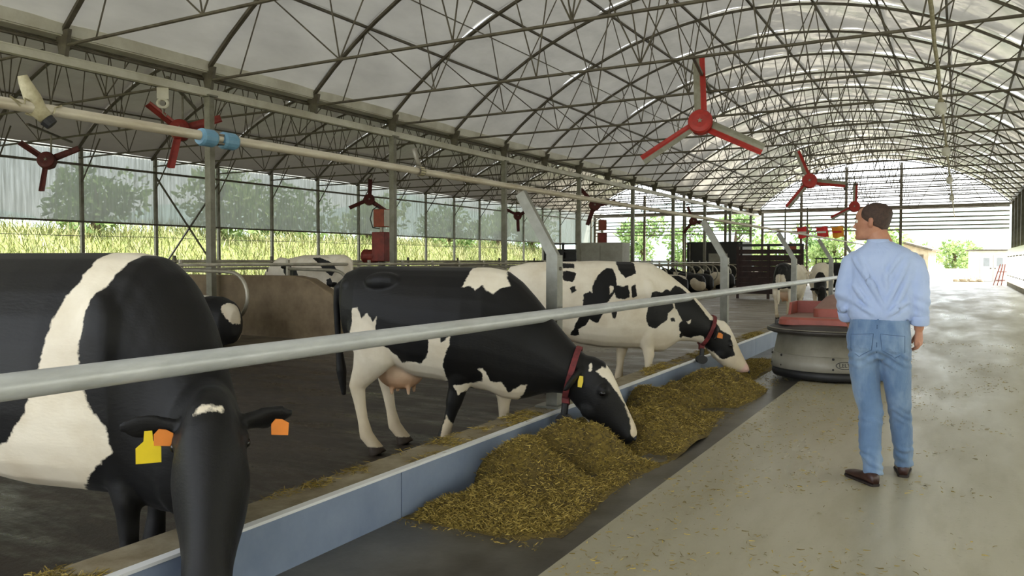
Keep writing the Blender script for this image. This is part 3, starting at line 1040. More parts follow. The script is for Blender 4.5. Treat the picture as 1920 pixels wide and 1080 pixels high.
COAT_SPOTTED = [
    (1, [(0.79, 1.5), (0.83, 1.53), (0.98, 1.53), (1.01, 1.49), (1.0, 1.38), (0.87, 1.33), (0.81, 1.4)]),
    (1, [(0.16, 1.5), (0.3, 1.49), (0.29, 1.44), (0.16, 1.44)]),
    (1, [(0.15, 1.41), (0.23, 1.41), (0.31, 1.38), (0.28, 1.32), (0.25, 1.28), (0.15, 1.31)]),
    (1, [(0.22, 1.22), (0.28, 1.24), (0.29, 1.19), (0.24, 1.16)]),
    (1, [(0.36, 1.05), (0.37, 1.15), (0.44, 1.18), (0.47, 1.16), (0.48, 1.25), (0.55, 1.36), (0.64, 1.43), (0.67, 1.45), (0.73, 1.44), (0.76, 1.36), (0.76, 1.25), (0.83, 1.23), (0.89, 1.25), (0.91, 1.11), (0.82, 1.09), (0.75, 1.1), (0.72, 1.16), (0.66, 1.08), (0.62, 1.04), (0.59, 0.93), (0.53, 0.82), (0.47, 0.84), (0.44, 0.87), (0.4, 0.8), (0.32, 0.75), (0.34, 0.68), (0.24, 0.67), (0.26, 0.74), (0.3, 0.84), (0.33, 0.92), (0.36, 0.99)]),
    (-1, [(0.67, 1.24), (0.72, 1.24), (0.71, 1.18), (0.67, 1.15)]),
    (1, [(0.93, 1.23), (0.98, 1.26), (0.99, 1.12), (0.93, 1.11)]),
    (1, [(0.68, 0.95), (0.75, 0.96), (0.75, 0.91), (0.73, 0.87), (0.7, 0.88)]),
    (1, [(1.1, 0.87), (1.12, 0.99), (1.17, 1.16), (1.21, 1.18), (1.26, 1.17), (1.32, 1.16), (1.36, 1.2), (1.42, 1.18), (1.5, 1.24), (1.59, 1.2), (1.67, 1.12), (1.75, 1.06), (1.82, 0.96), (1.92, 0.84), (2.01, 0.8), (2.06, 0.71), (2.14, 0.67), (2.19, 0.64), (2.19, 0.57), (2.24, 0.41), (2.14, 0.37), (2.08, 0.36), (1.98, 0.45), (1.9, 0.49), (1.89, 0.55), (1.84, 0.64), (1.8, 0.65), (1.73, 0.64), (1.69, 0.62), (1.6, 0.64), (1.53, 0.72), (1.53, 0.8), (1.57, 0.83), (1.52, 0.9), (1.5, 0.96), (1.46, 0.98), (1.38, 0.92), (1.37, 0.84), (1.29, 0.8), (1.23, 0.75), (1.14, 0.77), (1.11, 0.83)]),
    (-1, [(1.61, 0.82), (1.65, 0.82), (1.68, 0.85), (1.67, 0.82), (1.67, 0.79), (1.64, 0.79)]),
    (-1, [(1.44, 1.05), (1.47, 1.05), (1.47, 0.98), (1.45, 0.99)]),
    (1, [(1.41, 0.86), (1.44, 0.87), (1.47, 0.86), (1.48, 0.82), (1.43, 0.82)]),
    (1, [(1.54, 0.67), (1.56, 0.68), (1.6, 0.65), (1.58, 0.62), (1.55, 0.63)]),
]
COAT_STALL = [
    (1, [(1.36, 1.26), (1.26, 1.26), (1.16, 1.26), (1.07, 1.23), (0.97, 1.14), (0.89, 1.18), (0.79, 1.13), (0.71, 1.01), (0.72, 0.92), (0.81, 0.92), (0.83, 0.82), (1.03, 0.88), (1.23, 0.98), (1.35, 1.1)]),
    (1, [(0.46, 1.41), (0.23, 1.42), (0.04, 1.36), (-0.12, 1.28), (-0.21, 1.17), (-0.14, 1.09), (-0.1, 1.03), (0.04, 1.13), (0.23, 1.29)]),
    (1, [(0.63, 1.01), (0.56, 1.0), (0.5, 0.86), (0.53, 0.8), (0.6, 0.86)]),
    (1, [(0.43, 0.79), (0.38, 0.79), (0.38, 0.75), (0.43, 0.75)]),
    (1, [(0.01, 0.97), (-0.07, 1.0), (-0.11, 0.92), (-0.18, 0.91), (-0.18, 0.81), (-0.02, 0.82)]),
    (1, [(2.56, 1.25), (2.48, 1.27), (2.45, 1.17), (2.52, 1.14)]),
    (1, [(1.96, 1.22), (1.89, 1.21), (1.86, 1.13), (1.9, 1.1)]),
    (1, [(2.72, 1.29), (2.59, 1.3), (2.59, 1.23), (2.71, 1.23)]),
]
COAT_BANDED = [
    (-1, [(0.77, 1.6), (0.93, 1.6), (0.93, 1.48), (0.91, 1.4), (0.87, 1.28), (0.85, 1.1), (0.87, 0.95), (0.9, 0.85), (0.95, 0.76), (0.96, 0.66), (0.86, 0.58), (0.72, 0.46), (0.6, 0.3), (-0.2, 0.3), (-0.2, 0.5), (0.0, 0.58), (0.3, 0.6), (0.52, 0.7), (0.63, 0.82), (0.7, 0.95), (0.71, 1.12), (0.73, 1.25), (0.77, 1.36)]),
    (-1, [(1.563, .875), (1.572, .89), (1.59, .865), (1.575, .855)]),
]
std_legs = [('h', -.1, -.02, -1), ('h', -.06, .08, 1), ('f', .78, .80, .80, -1), ('f', .82, .88, .88, 1)]

build_cow('cow', 'nearest cow, black with a white girth band and yellow and orange ear tags', 'cow', (-4.21, 2.20, CF), R(11), NECKUP,
          [('h', -.55, -.47, -1), ('h', -.5, -.36, 1), ('f', .86, .95, .95, -1), ('f', .86, .80, .76, 1)], True, COAT_BANDED, make_bend(.96, .55, R(-56)), 0.0135,
          tags=[(-1, .135, 'flag', 0), (-1, .085, 'orange', 0), (1, .17, 'orange', 0)], muzzle='dark', ear_back=0.15, ear_up=0.06, eye=16).scale = (1.06,) * 3
build_cow('cow', 'black cow with white shoulder patch and face blaze eating before the first barrier post', 'cow', (-4.03, 5.10, CF), R(18), GRAZE,
          [('h', -.08, -.02, -1), ('h', -.02, .07, 1), ('f', .70, .61, .52, -1), ('f', .86, .94, .93, 1)], True, COAT_GRAZER, None, 0.0115, collar=13, tags=[(-1, .07, 'small', 8)], ear_back=0.55, ear_up=-0.75, muzzle='none')
build_cow('cow', 'cream cow with black blotches and black neck at the far end of the silage', 'cow', (-4.2, 8.30, CF), R(35), SPOT,
          [('h', -.1, .0, -1), ('h', -.04, .12, 1), ('f', 1.12, 1.18, 1.16, -1), ('f', 1.0, .93, .90, 1)], False, COAT_SPOTTED, None, 0.0135, collar=13, tags=[(-1, .09, 'orange', 5)], ear_back=0.5, ear_up=-0.55)
# ------------------------------------------------------------------ feed barrier: rail, pipe, bent posts
M_BPOST = simple('barrier_post_zinc', '9a9b92', 0.5, 0.4, 0.25, 3.0, 0.1, dark='75736a')
rail = MB().tube([(-2.77, -4.5 + 3.0 * i, 1.0) for i in range(16)], 0.0475, 20).build('neck_rail', M_RAIL, None, True)
tag(rail, 'thick galvanised neck rail running at chest height above the whole feed kerb', 'rail')

pipe = thing('overhead_pipe', 'thin dusty overhead pipe carried on the tips of the bent barrier posts', 'pipe', (-3.2, 0, 0))
MB().tube([(0, -4.5, 2.02), (0, 6, 2.03), (0, 20, 2.05), (0, 40, 2.05)], 0.0235, 12).build('tube', M_PIPE, pipe, True)
M_BLUE = simple('pale_blue_coupling_plastic', '6890a8', 0.5, 0.0, 0.2, 9, 0.1, dark='4f7892')
for y0 in (2.625, 2.755):
    MB().tube([(0, y0, 2.02), (0, y0 + .012, 2.02), (0, y0 + .075, 2.02), (0, y0 + .09, 2.02)], [.036, .043, .043, .036], 16).build('coupling_half', M_BLUE, pipe)
for k in range(4):
    a = PI / 4 + k * PI / 2
    MB().tube([(.03 * math.cos(a), 2.68, 2.02 + .03 * math.sin(a)), (.03 * math.cos(a), 2.79, 2.02 + .03 * math.sin(a))], .006, 6).build('coupling_bolt', M_STEEL, pipe)
for yc in (4.42,):
    MB().tube([(0, yc - .03, 2.03), (0, yc + .03, 2.03)], .034, 12).build('pipe_clamp', M_STEEL_DARK, pipe)

ORD = ['first', 'second', 'third', 'fourth', 'fifth', 'sixth', 'seventh', 'eighth']
posts_y = [5.83, 11.22, 16.58, 21.8, 27.1, 32.4, 37.7]
pb = MB()
prof = [(-2.88, 0.10), (-2.88, 1.49), (-3.165, 2.0)]
bar_ = MB()
bar_.bar((-2.88, 0, 0.20), (-2.88, 0, 1.47), 0.10, 0.10, (0, 1, 0))
me_sh = bar_.mesh('upright', M_BPOST)
arm_ = MB()
arm_.bar((-2.865, 0, 1.43), (-3.19, 0, 1.985), 0.085, 0.055, (0, 1, 0))
me_arm = arm_.mesh('slanted_arm', M_BPOST)
me_foot = MB().box(-3.0, -2.79, -.11, .11, .232, .25).mesh('foot_plate', M_BPOST)
me_clip = MB().tube([(-2.77, -.03, 1.0), (-2.77, .03, 1.0)], .056, 16).mesh('rail_clip', M_STEEL_DARK)
me_bolt = MB().tube([(-2.84, 0, 1.36), (-2.815, 0, 1.36)], .014, 6).mesh('bolt', M_STEEL_DARK)
for i, yy in enumerate(posts_y):
    p = thing('barrier_post', '%s bent zinc post on the feed kerb counting from the camera' % ORD[i], 'post', (0, yy, 0), 0, 'bent posts of the feed barrier')
    for nm, me in (('upright', me_sh), ('slanted_arm', me_arm), ('foot_plate', me_foot), ('bolt', me_bolt)):
        put(nm, me, p)

# sprayer nozzle wrapped in twine near the left end of the pipe, bracket with a short nozzle further on
M_OLDPLASTIC = simple('yellowed_plastic', 'b9b193', 0.6, 0.0, 0.3, 12, 0.2, dark='857b58')
sp = thing('sprayer_nozzle', 'yellowed cone nozzle tied with twine on top of the overhead pipe', 'nozzle', (-3.2, 1.855, 2.02))
sp.scale = (.8, .8, .8)
g = MB()
g.tube([(.02, .03, -.04), (0, 0, .0), (-.01, -.02, .06), (-.02, -.05, .13), (-.02, -.06, .16)], [.035, .042, .04, .028, .022], 14)
g.build('cone', M_OLDPLASTIC, sp, True)
MB().tube([(.02, .03, -.045), (.035, .05, -.07)], [.036, .03], 12).build('cap', M_BLACKP, sp)
for k in range(9):
    a = k * .7
    pts = [(.03 * math.cos(a) + .01 * math.sin(k), .02 * k - .1, .02 * math.sin(a)), (.05 * math.cos(a), .03 * k - .16 + .05 * math.sin(k * 2), .01 + .03 * math.sin(a + 1)), (.02 * math.cos(a + 1), .02 * k - .05, .045 * math.sin(a * 1.3))]
    MB().tube(pts, .004, 5).build('twine', M_OLDPLASTIC, sp)
sp2 = thing('pipe_bracket_nozzle', 'short grey nozzle standing in a clamp on the overhead pipe', 'nozzle', (-3.2, 4.42, 2.03))
MB().tube([(0, 0, .02), (-.01, -.02, .08), (-.015, -.04, .15)], [.02, .016, .02], 10).build('stem', M_STEEL, sp2, True)
MB().tube([(0, -.025, 0), (0, .025, 0)], .034, 14).build('clamp', M_OLDPLASTIC, sp2)

# ------------------------------------------------------------------ silage along the kerb
def silage_mat():
    t = NT('silage')
    v = t.coords('Object')
    a = t.noise(3.0, 6, 0.7, v)
    b_ = t.noise(45, 4, 0.7, v)
    col = t.mix(t.ramp(a, [(0.35, (0, 0, 0)), (0.65, (1, 1, 1))]), lin('85712c'), lin('54451c'))
    col = t.mix(t.ramp(b_, [(0.45, (0, 0, 0)), (0.65, (1, 1, 1))]), col, lin('3c3216'))
    return t.done(t.bsdf(col, 0.85, 0.0, t.bump(b_, 0.9, 0.02)))


def straw_mat(name, c1, c2, c3):
    t = NT(name)
    gi = t.n('ShaderNodeNewGeometry')
    col = t.ramp(gi.outputs['Random Per Island'], [(0.0, lin(c1)), (0.5, lin(c2)), (1.0, lin(c3))])
    return t.done(t.bsdf(col, 0.7, 0.0))


M_SIL = silage_mat()
M_STRAW = straw_mat('silage_fibres', '5f5120', '927d36', 'bda656')


def sil_h(x, y):
    """height of the silage above z=-0.035"""
    u = (x + 2.74) / 0.92               # 0 at kerb, 1 at outer foot
    if y > 9.35:
        top = 0.10 * max(0.0, 1 - (y - 9.35) / 3.2)
        wid = .62
    else:
        wid = 1.0 - 0.10 * max(0, (y - 6) / 3.4) + .06 * math.sin(y * 2.3)
        top = 0.245 + 0.05 * noise.noise(Vector((0, y * 1.7, 5))) + .045 * math.sin(y * 5.2 + 1.0)
        top *= min(1.0, max(0.0, (9.6 - y) / .5))
        top *= min(1.0, max(0.0, (y - 3.55) / .9))
    if top < .012:
        return -0.03
    u = u / wid
    if u >= 1:
        return -0.02
    prof = (0.22 + 0.78 * math.sin(min(1, u / .42) * PI / 2)) * (1 - max(0, (u - .38) / .62) ** 1.9)
    lump = 0.15 * noise.noise(Vector((x * 3.0, y * 3.0, 1))) + 0.05 * noise.noise(Vector((x * 8, y * 8, 2))) + .018 * noise.noise(Vector((x * 25, y * 25, 4)))
    gully = -0.20 * max(0, noise.noise(Vector((x * 1.2 + 7, y * 2.6, 9))) - .05) * 2
    return max(-0.02, top * prof + (lump + gully) * min(1, top * 5) * min(1, (1 - u) * 4))


NXs, NYs = 56, 520
ys = np.linspace(2.4, 12.6, NYs)
xs = np.linspace(-2.738, -1.80, NXs)
V = []
for y in ys:
    for x in xs:
        V.append((x, y, -0.035 + sil_h(x, y)))
F = [(j * NXs + i, j * NXs + i + 1, (j + 1) * NXs + i + 1, (j + 1) * NXs + i) for j in range(NYs - 1) for i in range(NXs - 1)]
sil = MB().add(V, F).build('silage', M_SIL, None, True, recalc=False)
tag(sil, 'long olive brown heap of chopped silage lying against the blue kerb', 'silage', kind='stuff')
VA = np.array(V).reshape(NYs, NXs, 3)


def scatter_straw(name, n, label, cat, sampler, L=(.02, .055), W=(.0022, .0045), flat=0.5, parent=None, mat=None):
    P, D = [], []
    for _ in range(n):
        p, nz = sampler()
        P.append(p)
        a = random.uniform(0, 2 * PI)
        D.append((math.cos(a), math.sin(a), random.uniform(-.1, flat)))
    P, D = np.array(P), np.array(D)
    D /= np.linalg.norm(D, axis=1)[:, None]
    o = strands(name, P, D, np.random.uniform(L[0], L[1], n), np.random.uniform(W[0], W[1], n), mat or M_STRAW, 0.25, parent)
    if label:
        tag(o, label, cat)
    o['kind'] = 'stuff'
    return o


def samp_sil():
    while True:
        y = 3.5 + (12.3 - 3.5) * random.random() ** 1.35
        x = random.uniform(-2.73, -1.83)
        h = sil_h(x, y)
        if h > 0.012 or random.random() < .04:
            return (x, y, -0.035 + max(h, 0) + .003), 0


scatter_straw('silage_fibres', 46000, None, None, samp_sil, (.012, .036), (.003, .0065), 0.7, sil)


def samp_kerb():
    while True:
        x, y = random.uniform(-3.01, -2.79), 1.5 + 14 * random.random() ** 1.4
        if noise.noise(Vector((x * 2.0, y * 1.1, 3))) + .55 * noise.noise(Vector((x * 7, y * 5, 8))) > .06 + random.uniform(-.12, .25):
            return (x, y, .234 + abs(random.gauss(0, .008))), 0


scatter_straw('feed_scraps', 9000, 'loose silage scraps strewn along the top of the concrete kerb', 'silage', samp_kerb, (.02, .05), (.0025, .005), .3)


def samp_alley():
    while True:
        x, y = random.uniform(-1.62, 2.2), 3.2 + 13 * random.random() ** 1.3
        w = math.exp(-max(0, x + 1.5) / .55) + .10
        if noise.noise(Vector((x * 1.7, y * 1.7, 6))) + w > .45 + random.uniform(-.35, .35):
            return (x, y, .003 + random.random() * .004), 0


scatter_straw('floor_litter', 4200, 'scattered bits of feed littering the concrete alley floor', 'litter', samp_alley, (.012, .04), (.0025, .006), .08)

# ------------------------------------------------------------------ feed pushing robot
M_RZINC = simple('robot_zinc_drum', '8f8b7e', 0.5, 0.2, 0.25, 2.0, 0.08, dark='6d685b')
M_RZINC2 = simple('robot_zinc_band', '9a968b', 0.45, 0.2, 0.2, 2.0, 0.08, dark='7b776b')
M_RDARK = simple('robot_dark_lip', '4a4643', 0.45, 0.3, 0.3, 4.0, 0.1, dark='35302c')
M_RRED = simple('robot_red_cover', 'a8574a', 0.5, 0.0, 0.2, 3.0, 0.08, dark='87493e')
M_RREDD = simple('robot_dusty_red_top', '96776a', 0.6, 0.0, 0.2, 4.0, 0.1, dark='846357')
rb = thing('feed_pushing_robot', 'round zinc feed pushing robot with a red cover standing left of the man', 'robot', (-1.38, 10.5, 0), R(0))
MB().lathe([(.60, .015), (.675, .02), (.69, .05), (.685, .125), (.64, .13)], 56).build('rubber_skirt', M_BLACKP, rb, True)
MB().lathe([(.62, .12), (.695, .122), (.70, .13), (.685, .30), (.66, .305)], 56).build('rotating_drum_band', M_RZINC2, rb, True)
MB().lathe([(.60, .30), (.668, .302), (.665, .31), (.618, .56), (.58, .565)], 56).build('drum', M_RZINC, rb, True)
lip = MB().lathe([(.60, .545), (.70, .548), (.748, .565), (.755, .585), (.745, .60), (.64, .655), (.56, .665)], 64).build('bumper_lip', M_RDARK, rb, True)
MB().lathe([(.735, .600), (.752, .603), (.752, .612), (.735, .612)], 64).build('lip_rim', M_RZINC, lip, True)
# red deck: rounded square with chamfered edge
def rsq(h, r_, n=8):
    out = []
    for cx_, cy_, a0 in ((h - r_, h - r_, 0), (-h + r_, h - r_, 90), (-h + r_, -h + r_, 180), (h - r_, -h + r_, 270)):
        for k in range(n + 1):
            a = R(a0 + 90 * k / n)
            out.append((cx_ + r_ * math.cos(a), cy_ + r_ * math.sin(a)))
    return out


def slab(levels):
    return MB().loft([[(x * sx + ox, y * sy + oy, z) for x, y in rsq(1.0, .35)] for z, sx, sy, ox, oy in levels])


slab([(.655, .555, .53, 0, 0), (.72, .55, .525, 0, 0), (.745, .525, .50, 0, 0)]).build('red_deck', M_RRED, rb)
slab([(.745, .515, .49, 0, 0), (.752, .50, .48, 0, 0)]).build('deck_top', M_RREDD, rb)
hump = slab([(.752, .33, .36, .17, -.06), (.845, .33, .36, .17, -.06), (.855, .325, .355, .17, -.06)]).build('cover_base', M_RRED, rb)
slab([(.855, .322, .352, .17, -.06), (.985, .25, .22, .20, .06), (1.005, .22, .19, .21, .08)]).build('cover_top', M_RREDD, rb)
g = MB()
g.add([(-.50, -.05, .75), (-.50, .46, .75), (-.12, .49, .75), (-.12, .46, .75), (-.47, .43, .75), (-.47, -.05, .75),
       (-.50, .05, .90), (-.50, .46, .905), (-.12, .49, .905), (-.12, .46, .905), (-.47, .43, .905), (-.47, .05, .90)],
      [(0, 1, 7, 6), (1, 2, 8, 7), (2, 3, 9, 8), (3, 4, 10, 9), (4, 5, 11, 10), (5, 0, 6, 11), (6, 7, 10, 11), (7, 8, 9, 10), (0, 5, 4, 1), (1, 4, 3, 2)])
g.build('rear_guard', M_RRED, rb)
M_WHITE = simple('white_plastic', 'e6e6e0', 0.35, 0.0, 0.1, 5, 0.03)
MB().ball((-.54, -.30, .665), (.03, .03, .03), 14, 8).build('signal_lamp', M_WHITE, rb, True)
MB().bbox(-.62, -.50, -.27, -.16, .61, .70, .015).build('lamp_socket', M_RDARK, rb)
for a in (-136, -113, -95, -80, -63, -40, -20, 0, 180, 200):
    rr = .69
    for z_ in (.165, .285):
        if (a + int(z_ * 1000)) % 2:
            MB().ball((rr * math.cos(R(a)), rr * math.sin(R(a)), z_), .014, 8, 6).build('bolt', M_BLACKP, rb)
# oval emblem with its lettering, following the drum
em = MB()
A0 = R(-69.5)
RB = .692


def on_drum(u, z, off=0.0):
    a = A0 + u / RB
    r_ = RB - (z - .13) * .09 + .006 + off
    return (r_ * math.cos(a), r_ * math.sin(a), z)


N = 48
vs_, fs_ = [], []
for k in range(N):
    a = 2 * PI * k / N
    for s_, o_ in ((1, .0), (1, .003), (.86, .003), (.86, .0)):
        vs_.append(on_drum(.10 * s_ * math.cos(a) if s_ == 1 else .09 * math.cos(a), .215 + (.045 if s_ == 1 else .036) * math.sin(a), o_))
for k in range(N):
    for q in range(4):
        fs_.append((k * 4 + q, ((k + 1) % N) * 4 + q, ((k + 1) % N) * 4 + (q + 1) % 4, k * 4 + (q + 1) % 4))
emb = em.add(vs_, fs_).build('oval_emblem', M_BLACKP, rb)
tc = bpy.data.curves.new('lettering', 'FONT')
tc.body = 'LELY'
tc.size = .062
tc.align_x = 'CENTER'
tc.align_y = 'CENTER'
tc.extrude = .0015
tc.offset = .0012
to = bpy.data.objects.new('lettering', tc)
COL.objects.link(to)
dg = bpy.context.evaluated_depsgraph_get()
tme = bpy.data.meshes.new_from_object(to.evaluated_get(dg))
bpy.data.objects.remove(to, do_unlink=True)
for v in tme.vertices:
    v.co = Vector(on_drum(v.co.x, .215 + v.co.y, .001 + v.co.z))
tme.materials.clear()
tme.materials.append(M_BLACKP)
put('lettering', tme, rb)
# ------------------------------------------------------------------ the man
def remeshed(mb, name, mat, parent, voxel, it=4, fac=0.5, disp=None, attrs=None):
    o = mb.build(name, None, None)
    md = o.modifiers.new('remesh', 'REMESH')
    md.mode = 'VOXEL'
    md.voxel_size = voxel
    md.use_smooth_shade = True
    sm = o.modifiers.new('smooth', 'SMOOTH')
    sm.factor = fac
    sm.iterations = it
    dg = bpy.context.evaluated_depsgraph_get()
    me = bpy.data.meshes.new_from_object(o.evaluated_get(dg))
    bpy.data.objects.remove(o, do_unlink=True)
    if disp:
        for v in me.vertices:
            v.co = v.co + v.normal * disp(v.co)
    me.materials.clear()
    me.materials.append(mat)
    me.update()
    return put(name, me, parent)


def skin_mat():
    t = NT('man_skin')
    v = t.coords('Object')
    f = t.noise(9, 5, 0.6, v)
    col = t.mix(t.ramp(f, [(0.35, (0, 0, 0)), (0.7, (1, 1, 1))]), lin('c08d72'), lin('a56f57'))
    return t.done(t.bsdf(col, 0.5, 0.0, t.bump(t.noise(120, 2, 0.5, v), 0.1, 0.002), Subsurface_Weight=0.05))


def cloth_mat(name, c1, c2, weave, fold, fscale, c3=None):
    t = NT(name)
    v = t.coords('Object')
    f = t.noise(6, 5, 0.6, v)
    col = t.mix(t.ramp(f, [(0.35, (0, 0, 0)), (0.7, (1, 1, 1))]), lin(c1), lin(c2))
    if c3:                                     # faded thighs and seat, an even wear of the denim
        g_ = t.noise(4.0, 4, 0.6, t.coords('Object', (1.6, 1, .6)))
        col = t.mix(t.ramp(g_, [(0.45, (0, 0, 0)), (0.7, (.8, .8, .8))]), col, lin(c3))
    w = t.noise(weave, 2, 0.5, t.coords('Object', (1, 1, .3)))
    f1 = t.noise(fscale, 3, 0.5, t.coords('Object', (1.0, 1.0, .45)), 0.8)
    m_ = t.n('ShaderNodeMath', operation='MULTIPLY_ADD')
    t.l(w, m_.inputs[0])
    m_.inputs[1].default_value = 0.06
    t.l(f1, m_.inputs[2])
    return t.done(t.bsdf(col, 0.8, 0.0, t.bump(m_.outputs[0], fold, 0.03), Sheen_Weight=0.2))


M_SKIN = skin_mat()
M_HAIR = simple('short_brown_hair', '4a352b', 0.7, 0.0, 0.4, 60, 0.5, dark='2c1f18')
M_SHIRT = cloth_mat('light_blue_shirt', 'b0c1e4', 'a2b5dc', 160, 0.35, 9)
M_JEANS = cloth_mat('faded_blue_denim', '6480a3', '546f93', 220, 0.4, 11, '8fa6c0')
M_JEANSEAM = simple('denim_seam', '41597a', 0.8, 0, 0.2, 30, 0.2)
M_SHOE = simple('dark_brown_leather', '3f2420', 0.4, 0.0, 0.3, 12, 0.15, dark='28150f')
M_SOLE = simple('shoe_sole', '231a16', 0.7, 0.0, 0.2, 8, 0.1)
M_LEATHER = simple('black_leather_belt', '2b2624', 0.5, 0, 0.2, 8, 0.1)

man = thing('person', 'man in a light blue shirt and faded jeans seen from behind, head turned left', 'person', (-0.44, 5.65, 0))

HEAD = [(-.004, .080, .00, .022), (.004, .092, -.02, .04), (.02, .098, -.045, .052), (.034, .094, -.062, .058), (.05, .097, -.075, .062), (.06, .093, -.08, .064), (.075, .091, -.086, .067), (.10, .092, -.094, .073), (.122, .088, -.099, .075), (.14, .097, -.103, .076), (.158, .096, -.104, .077), (.18, .088, -.100, .074), (.20, .070, -.086, .064), (.216, .042, -.062, .047), (.225, .01, -.03, .026), (.228, -.005, -.018, .008)]
HYAW = R(78)                                     # head turned to the man's left
HC = Vector((-.060, .015, 1.566))


def hp(f, l, z):
    """head coordinates (forward, left, up from the chin) to the man's frame"""
    tilt = R(-4)
    f2, z2 = f * math.cos(tilt) - z * math.sin(tilt) * -1 * 0 , z + f * math.sin(tilt)
    cy, sy = math.cos(HYAW), math.sin(HYAW)
    # man faces +y; forward (0,1), left (-1,0)
    f2 *= 1.08
    x = -f2 * sy - l * cy
    y = f2 * cy - l * sy
    return (HC.x + x, HC.y + y, HC.z + z2)


def head_ring(z, fr, bk, hw, n=24, k=1.0, off=0.0):
    c_, d_ = (fr + bk) / 2, (fr - bk) / 2
    out = []
    for i in range(n):
        a = 2 * PI * i / n
        ca, sa = math.cos(a), math.sin(a)
        ff = c_ + (d_ + off) * math.copysign(abs(ca) ** .9, ca)
        ll = (hw + off) * math.copysign(abs(sa) ** .85, sa) * (1 - .12 * max(ca, 0))
        out.append(hp(ff, ll, z))
    return out


def hand(mb, w, d, n_, l_, scale=1.0, curl=0.5, thumb_side=1):
    """palm and five fingers. w wrist, d direction of the hand, n_ back-of-hand normal, l_ across the palm towards the thumb"""
    w, d, n_, l_ = Vector(w), Vector(d).normalized(), Vector(n_).normalized(), Vector(l_).normalized()
    pl = .088 * scale
    mb.tube([w - d * .03, w, w + d * .03, w + d * .06, w + d * pl, w + d * (pl + .008)], [(.021, .028), (.02, .029), (.019, .036), (.018, .041), (.015, .041), (.008, .034)], 14, True, 1, n_)
    for i, (o_, ln, r_) in enumerate(((.031, .070, .0092), (.0105, .078, .0096), (-.0105, .072, .0092), (-.031, .058, .0082))):
        b0 = w + d * (pl - .02) + l_ * o_
        p = [b0]
        a = 0.0
        cur = w + d * (pl - .002) + l_ * o_
        p.append(cur)
        for s_, frac in enumerate((.45, .32, .23)):
            a += curl * (.75 + .1 * i + .15 * s_)
            dd = d * math.cos(a) - n_ * math.sin(a)
            cur = cur + dd * ln * frac
            p.append(cur)
        mb.tube(p, [r_, r_ * 1.05, r_, r_ * .93, r_ * .75], 10)
    t0 = w + d * .022 + l_ * .024
    t1 = t0 + (d * .6 + l_ * .62 - n_ * .35).normalized() * .038
    t2 = t1 + (d * .88 + l_ * .12 - n_ * .45).normalized() * .032
    t3 = t2 + (d * .9 - l_ * .12 - n_ * .5).normalized() * .024
    mb.tube([t0 - l_ * .012, t0, t1, t2, t3], [.015, .0145, .012, .0108, .008], 10)


bd = MB()
bd.loft([head_ring(*r) for r in HEAD])
# nose, brow, lips, chin, ears
bd.loft([[hp(.088 + a_ * .002, l_ * .006, .132 + b_ * .006) for a_, l_, b_ in ((0, 1, 0), (1, 0, 0), (0, -1, 0), (-6, 0, 0))],
         [hp(.100 + a_ * .004, l_ * .009, .108 + b_ * .004) for a_, l_, b_ in ((0, 1, 0), (1, 0, 0), (0, -1, 0), (-6, 0, 0))],
         [hp(.112 + a_ * .006, l_ * .014, .086 + b_ * .004) for a_, l_, b_ in ((0, 1, 0), (1.2, 0, 0), (0, -1, 0), (-6, 0, 0))],
         [hp(.098 + a_ * .004, l_ * .013, .074 + b_ * .004) for a_, l_, b_ in ((0, 1, 0), (1, 0, 0), (0, -1, 0), (-4, 0, 0))]])
bd.ball(hp(.092, 0, .054), (.012, .020, .006), 12, 8)
bd.ball(hp(.091, 0, .043), (.011, .018, .006), 12, 8)
bd.ball(hp(.088, 0, .014), (.016, .016, .014), 12, 8)
for s in (-1, 1):
    e = Vector(hp(-.012, s * .076, .098))
    fw_ = Vector(hp(1, 0, 0)) - Vector(hp(0, 0, 0))
    fw_.z = 0
    pts = [hp(-.006, s * .075, .072), hp(-.010, s * .081, .085), hp(-.014, s * .085, .105), hp(-.012, s * .084, .122), hp(-.004, s * .076, .13)]
    bd.tube(pts, [(.006, .009), (.007, .014), (.007, .018), (.007, .016), (.005, .010)], 10, True, 1, tuple((Vector(hp(0, s, 0)) - Vector(hp(0, 0, 0)))))
# neck, trunk, arms, legs (mostly under the clothes)
bd.tube([(-.045, .02, 1.66), (-.03, .012, 1.60), (-.01, .0, 1.54), (0.0, -.01, 1.46)], [(.058, .062), (.056, .062), (.062, .07), (.08, .10)], 18, True, 1, (0, 1, 0))


def trunk_ring(z, cx, cy, hw, hd, n=28, pw=.85):
    return [(cx + hw * math.copysign(abs(math.cos(a)) ** pw, math.cos(a)), cy + hd * math.copysign(abs(math.sin(a)) ** pw, math.sin(a)), z) for a in [2 * PI * k / n for k in range(n)]]


bd.loft([trunk_ring(*r) for r in ((.80, -.01, 0, .15, .09), (.95, -.01, 0, .165, .115), (1.05, 0, 0, .155, .105), (1.2, .01, 0, .165, .11), (1.36, .01, 0, .165, .10), (1.43, .01, -.01, .14, .08), (1.49, 0, -.01, .085, .06))])
LA = [(-.135, 0, 1.42), (-.193, -.005, 1.34), (-.218, -.03, 1.215), (-.212, .04, 1.10), (-.198, .095, 1.015)]
RA = [(.150, 0, 1.42), (.205, -.01, 1.33), (.222, -.03, 1.205), (.222, -.005, 1.09), (.218, .02, .985)]
for A in (LA, RA):
    bd.tube(A, [.05, .047, .043, .04, .028], 14)
hand(bd, (-.196, .10, 1.005), (.12, .35, -1), (-.95, -.1, -.2), (.1, 1, .3), 1.0, .25)
hand(bd, (.218, .022, .975), (-.02, .12, -1), (.85, -.5, 0), (-.25, .95, .1), 1.0, .62)
LL = [(-.092, -.01, .86), (-.085, -.02, .64), (-.045, -.035, .43), (-.045, -.085, .25), (-.022, -.115, .09)]
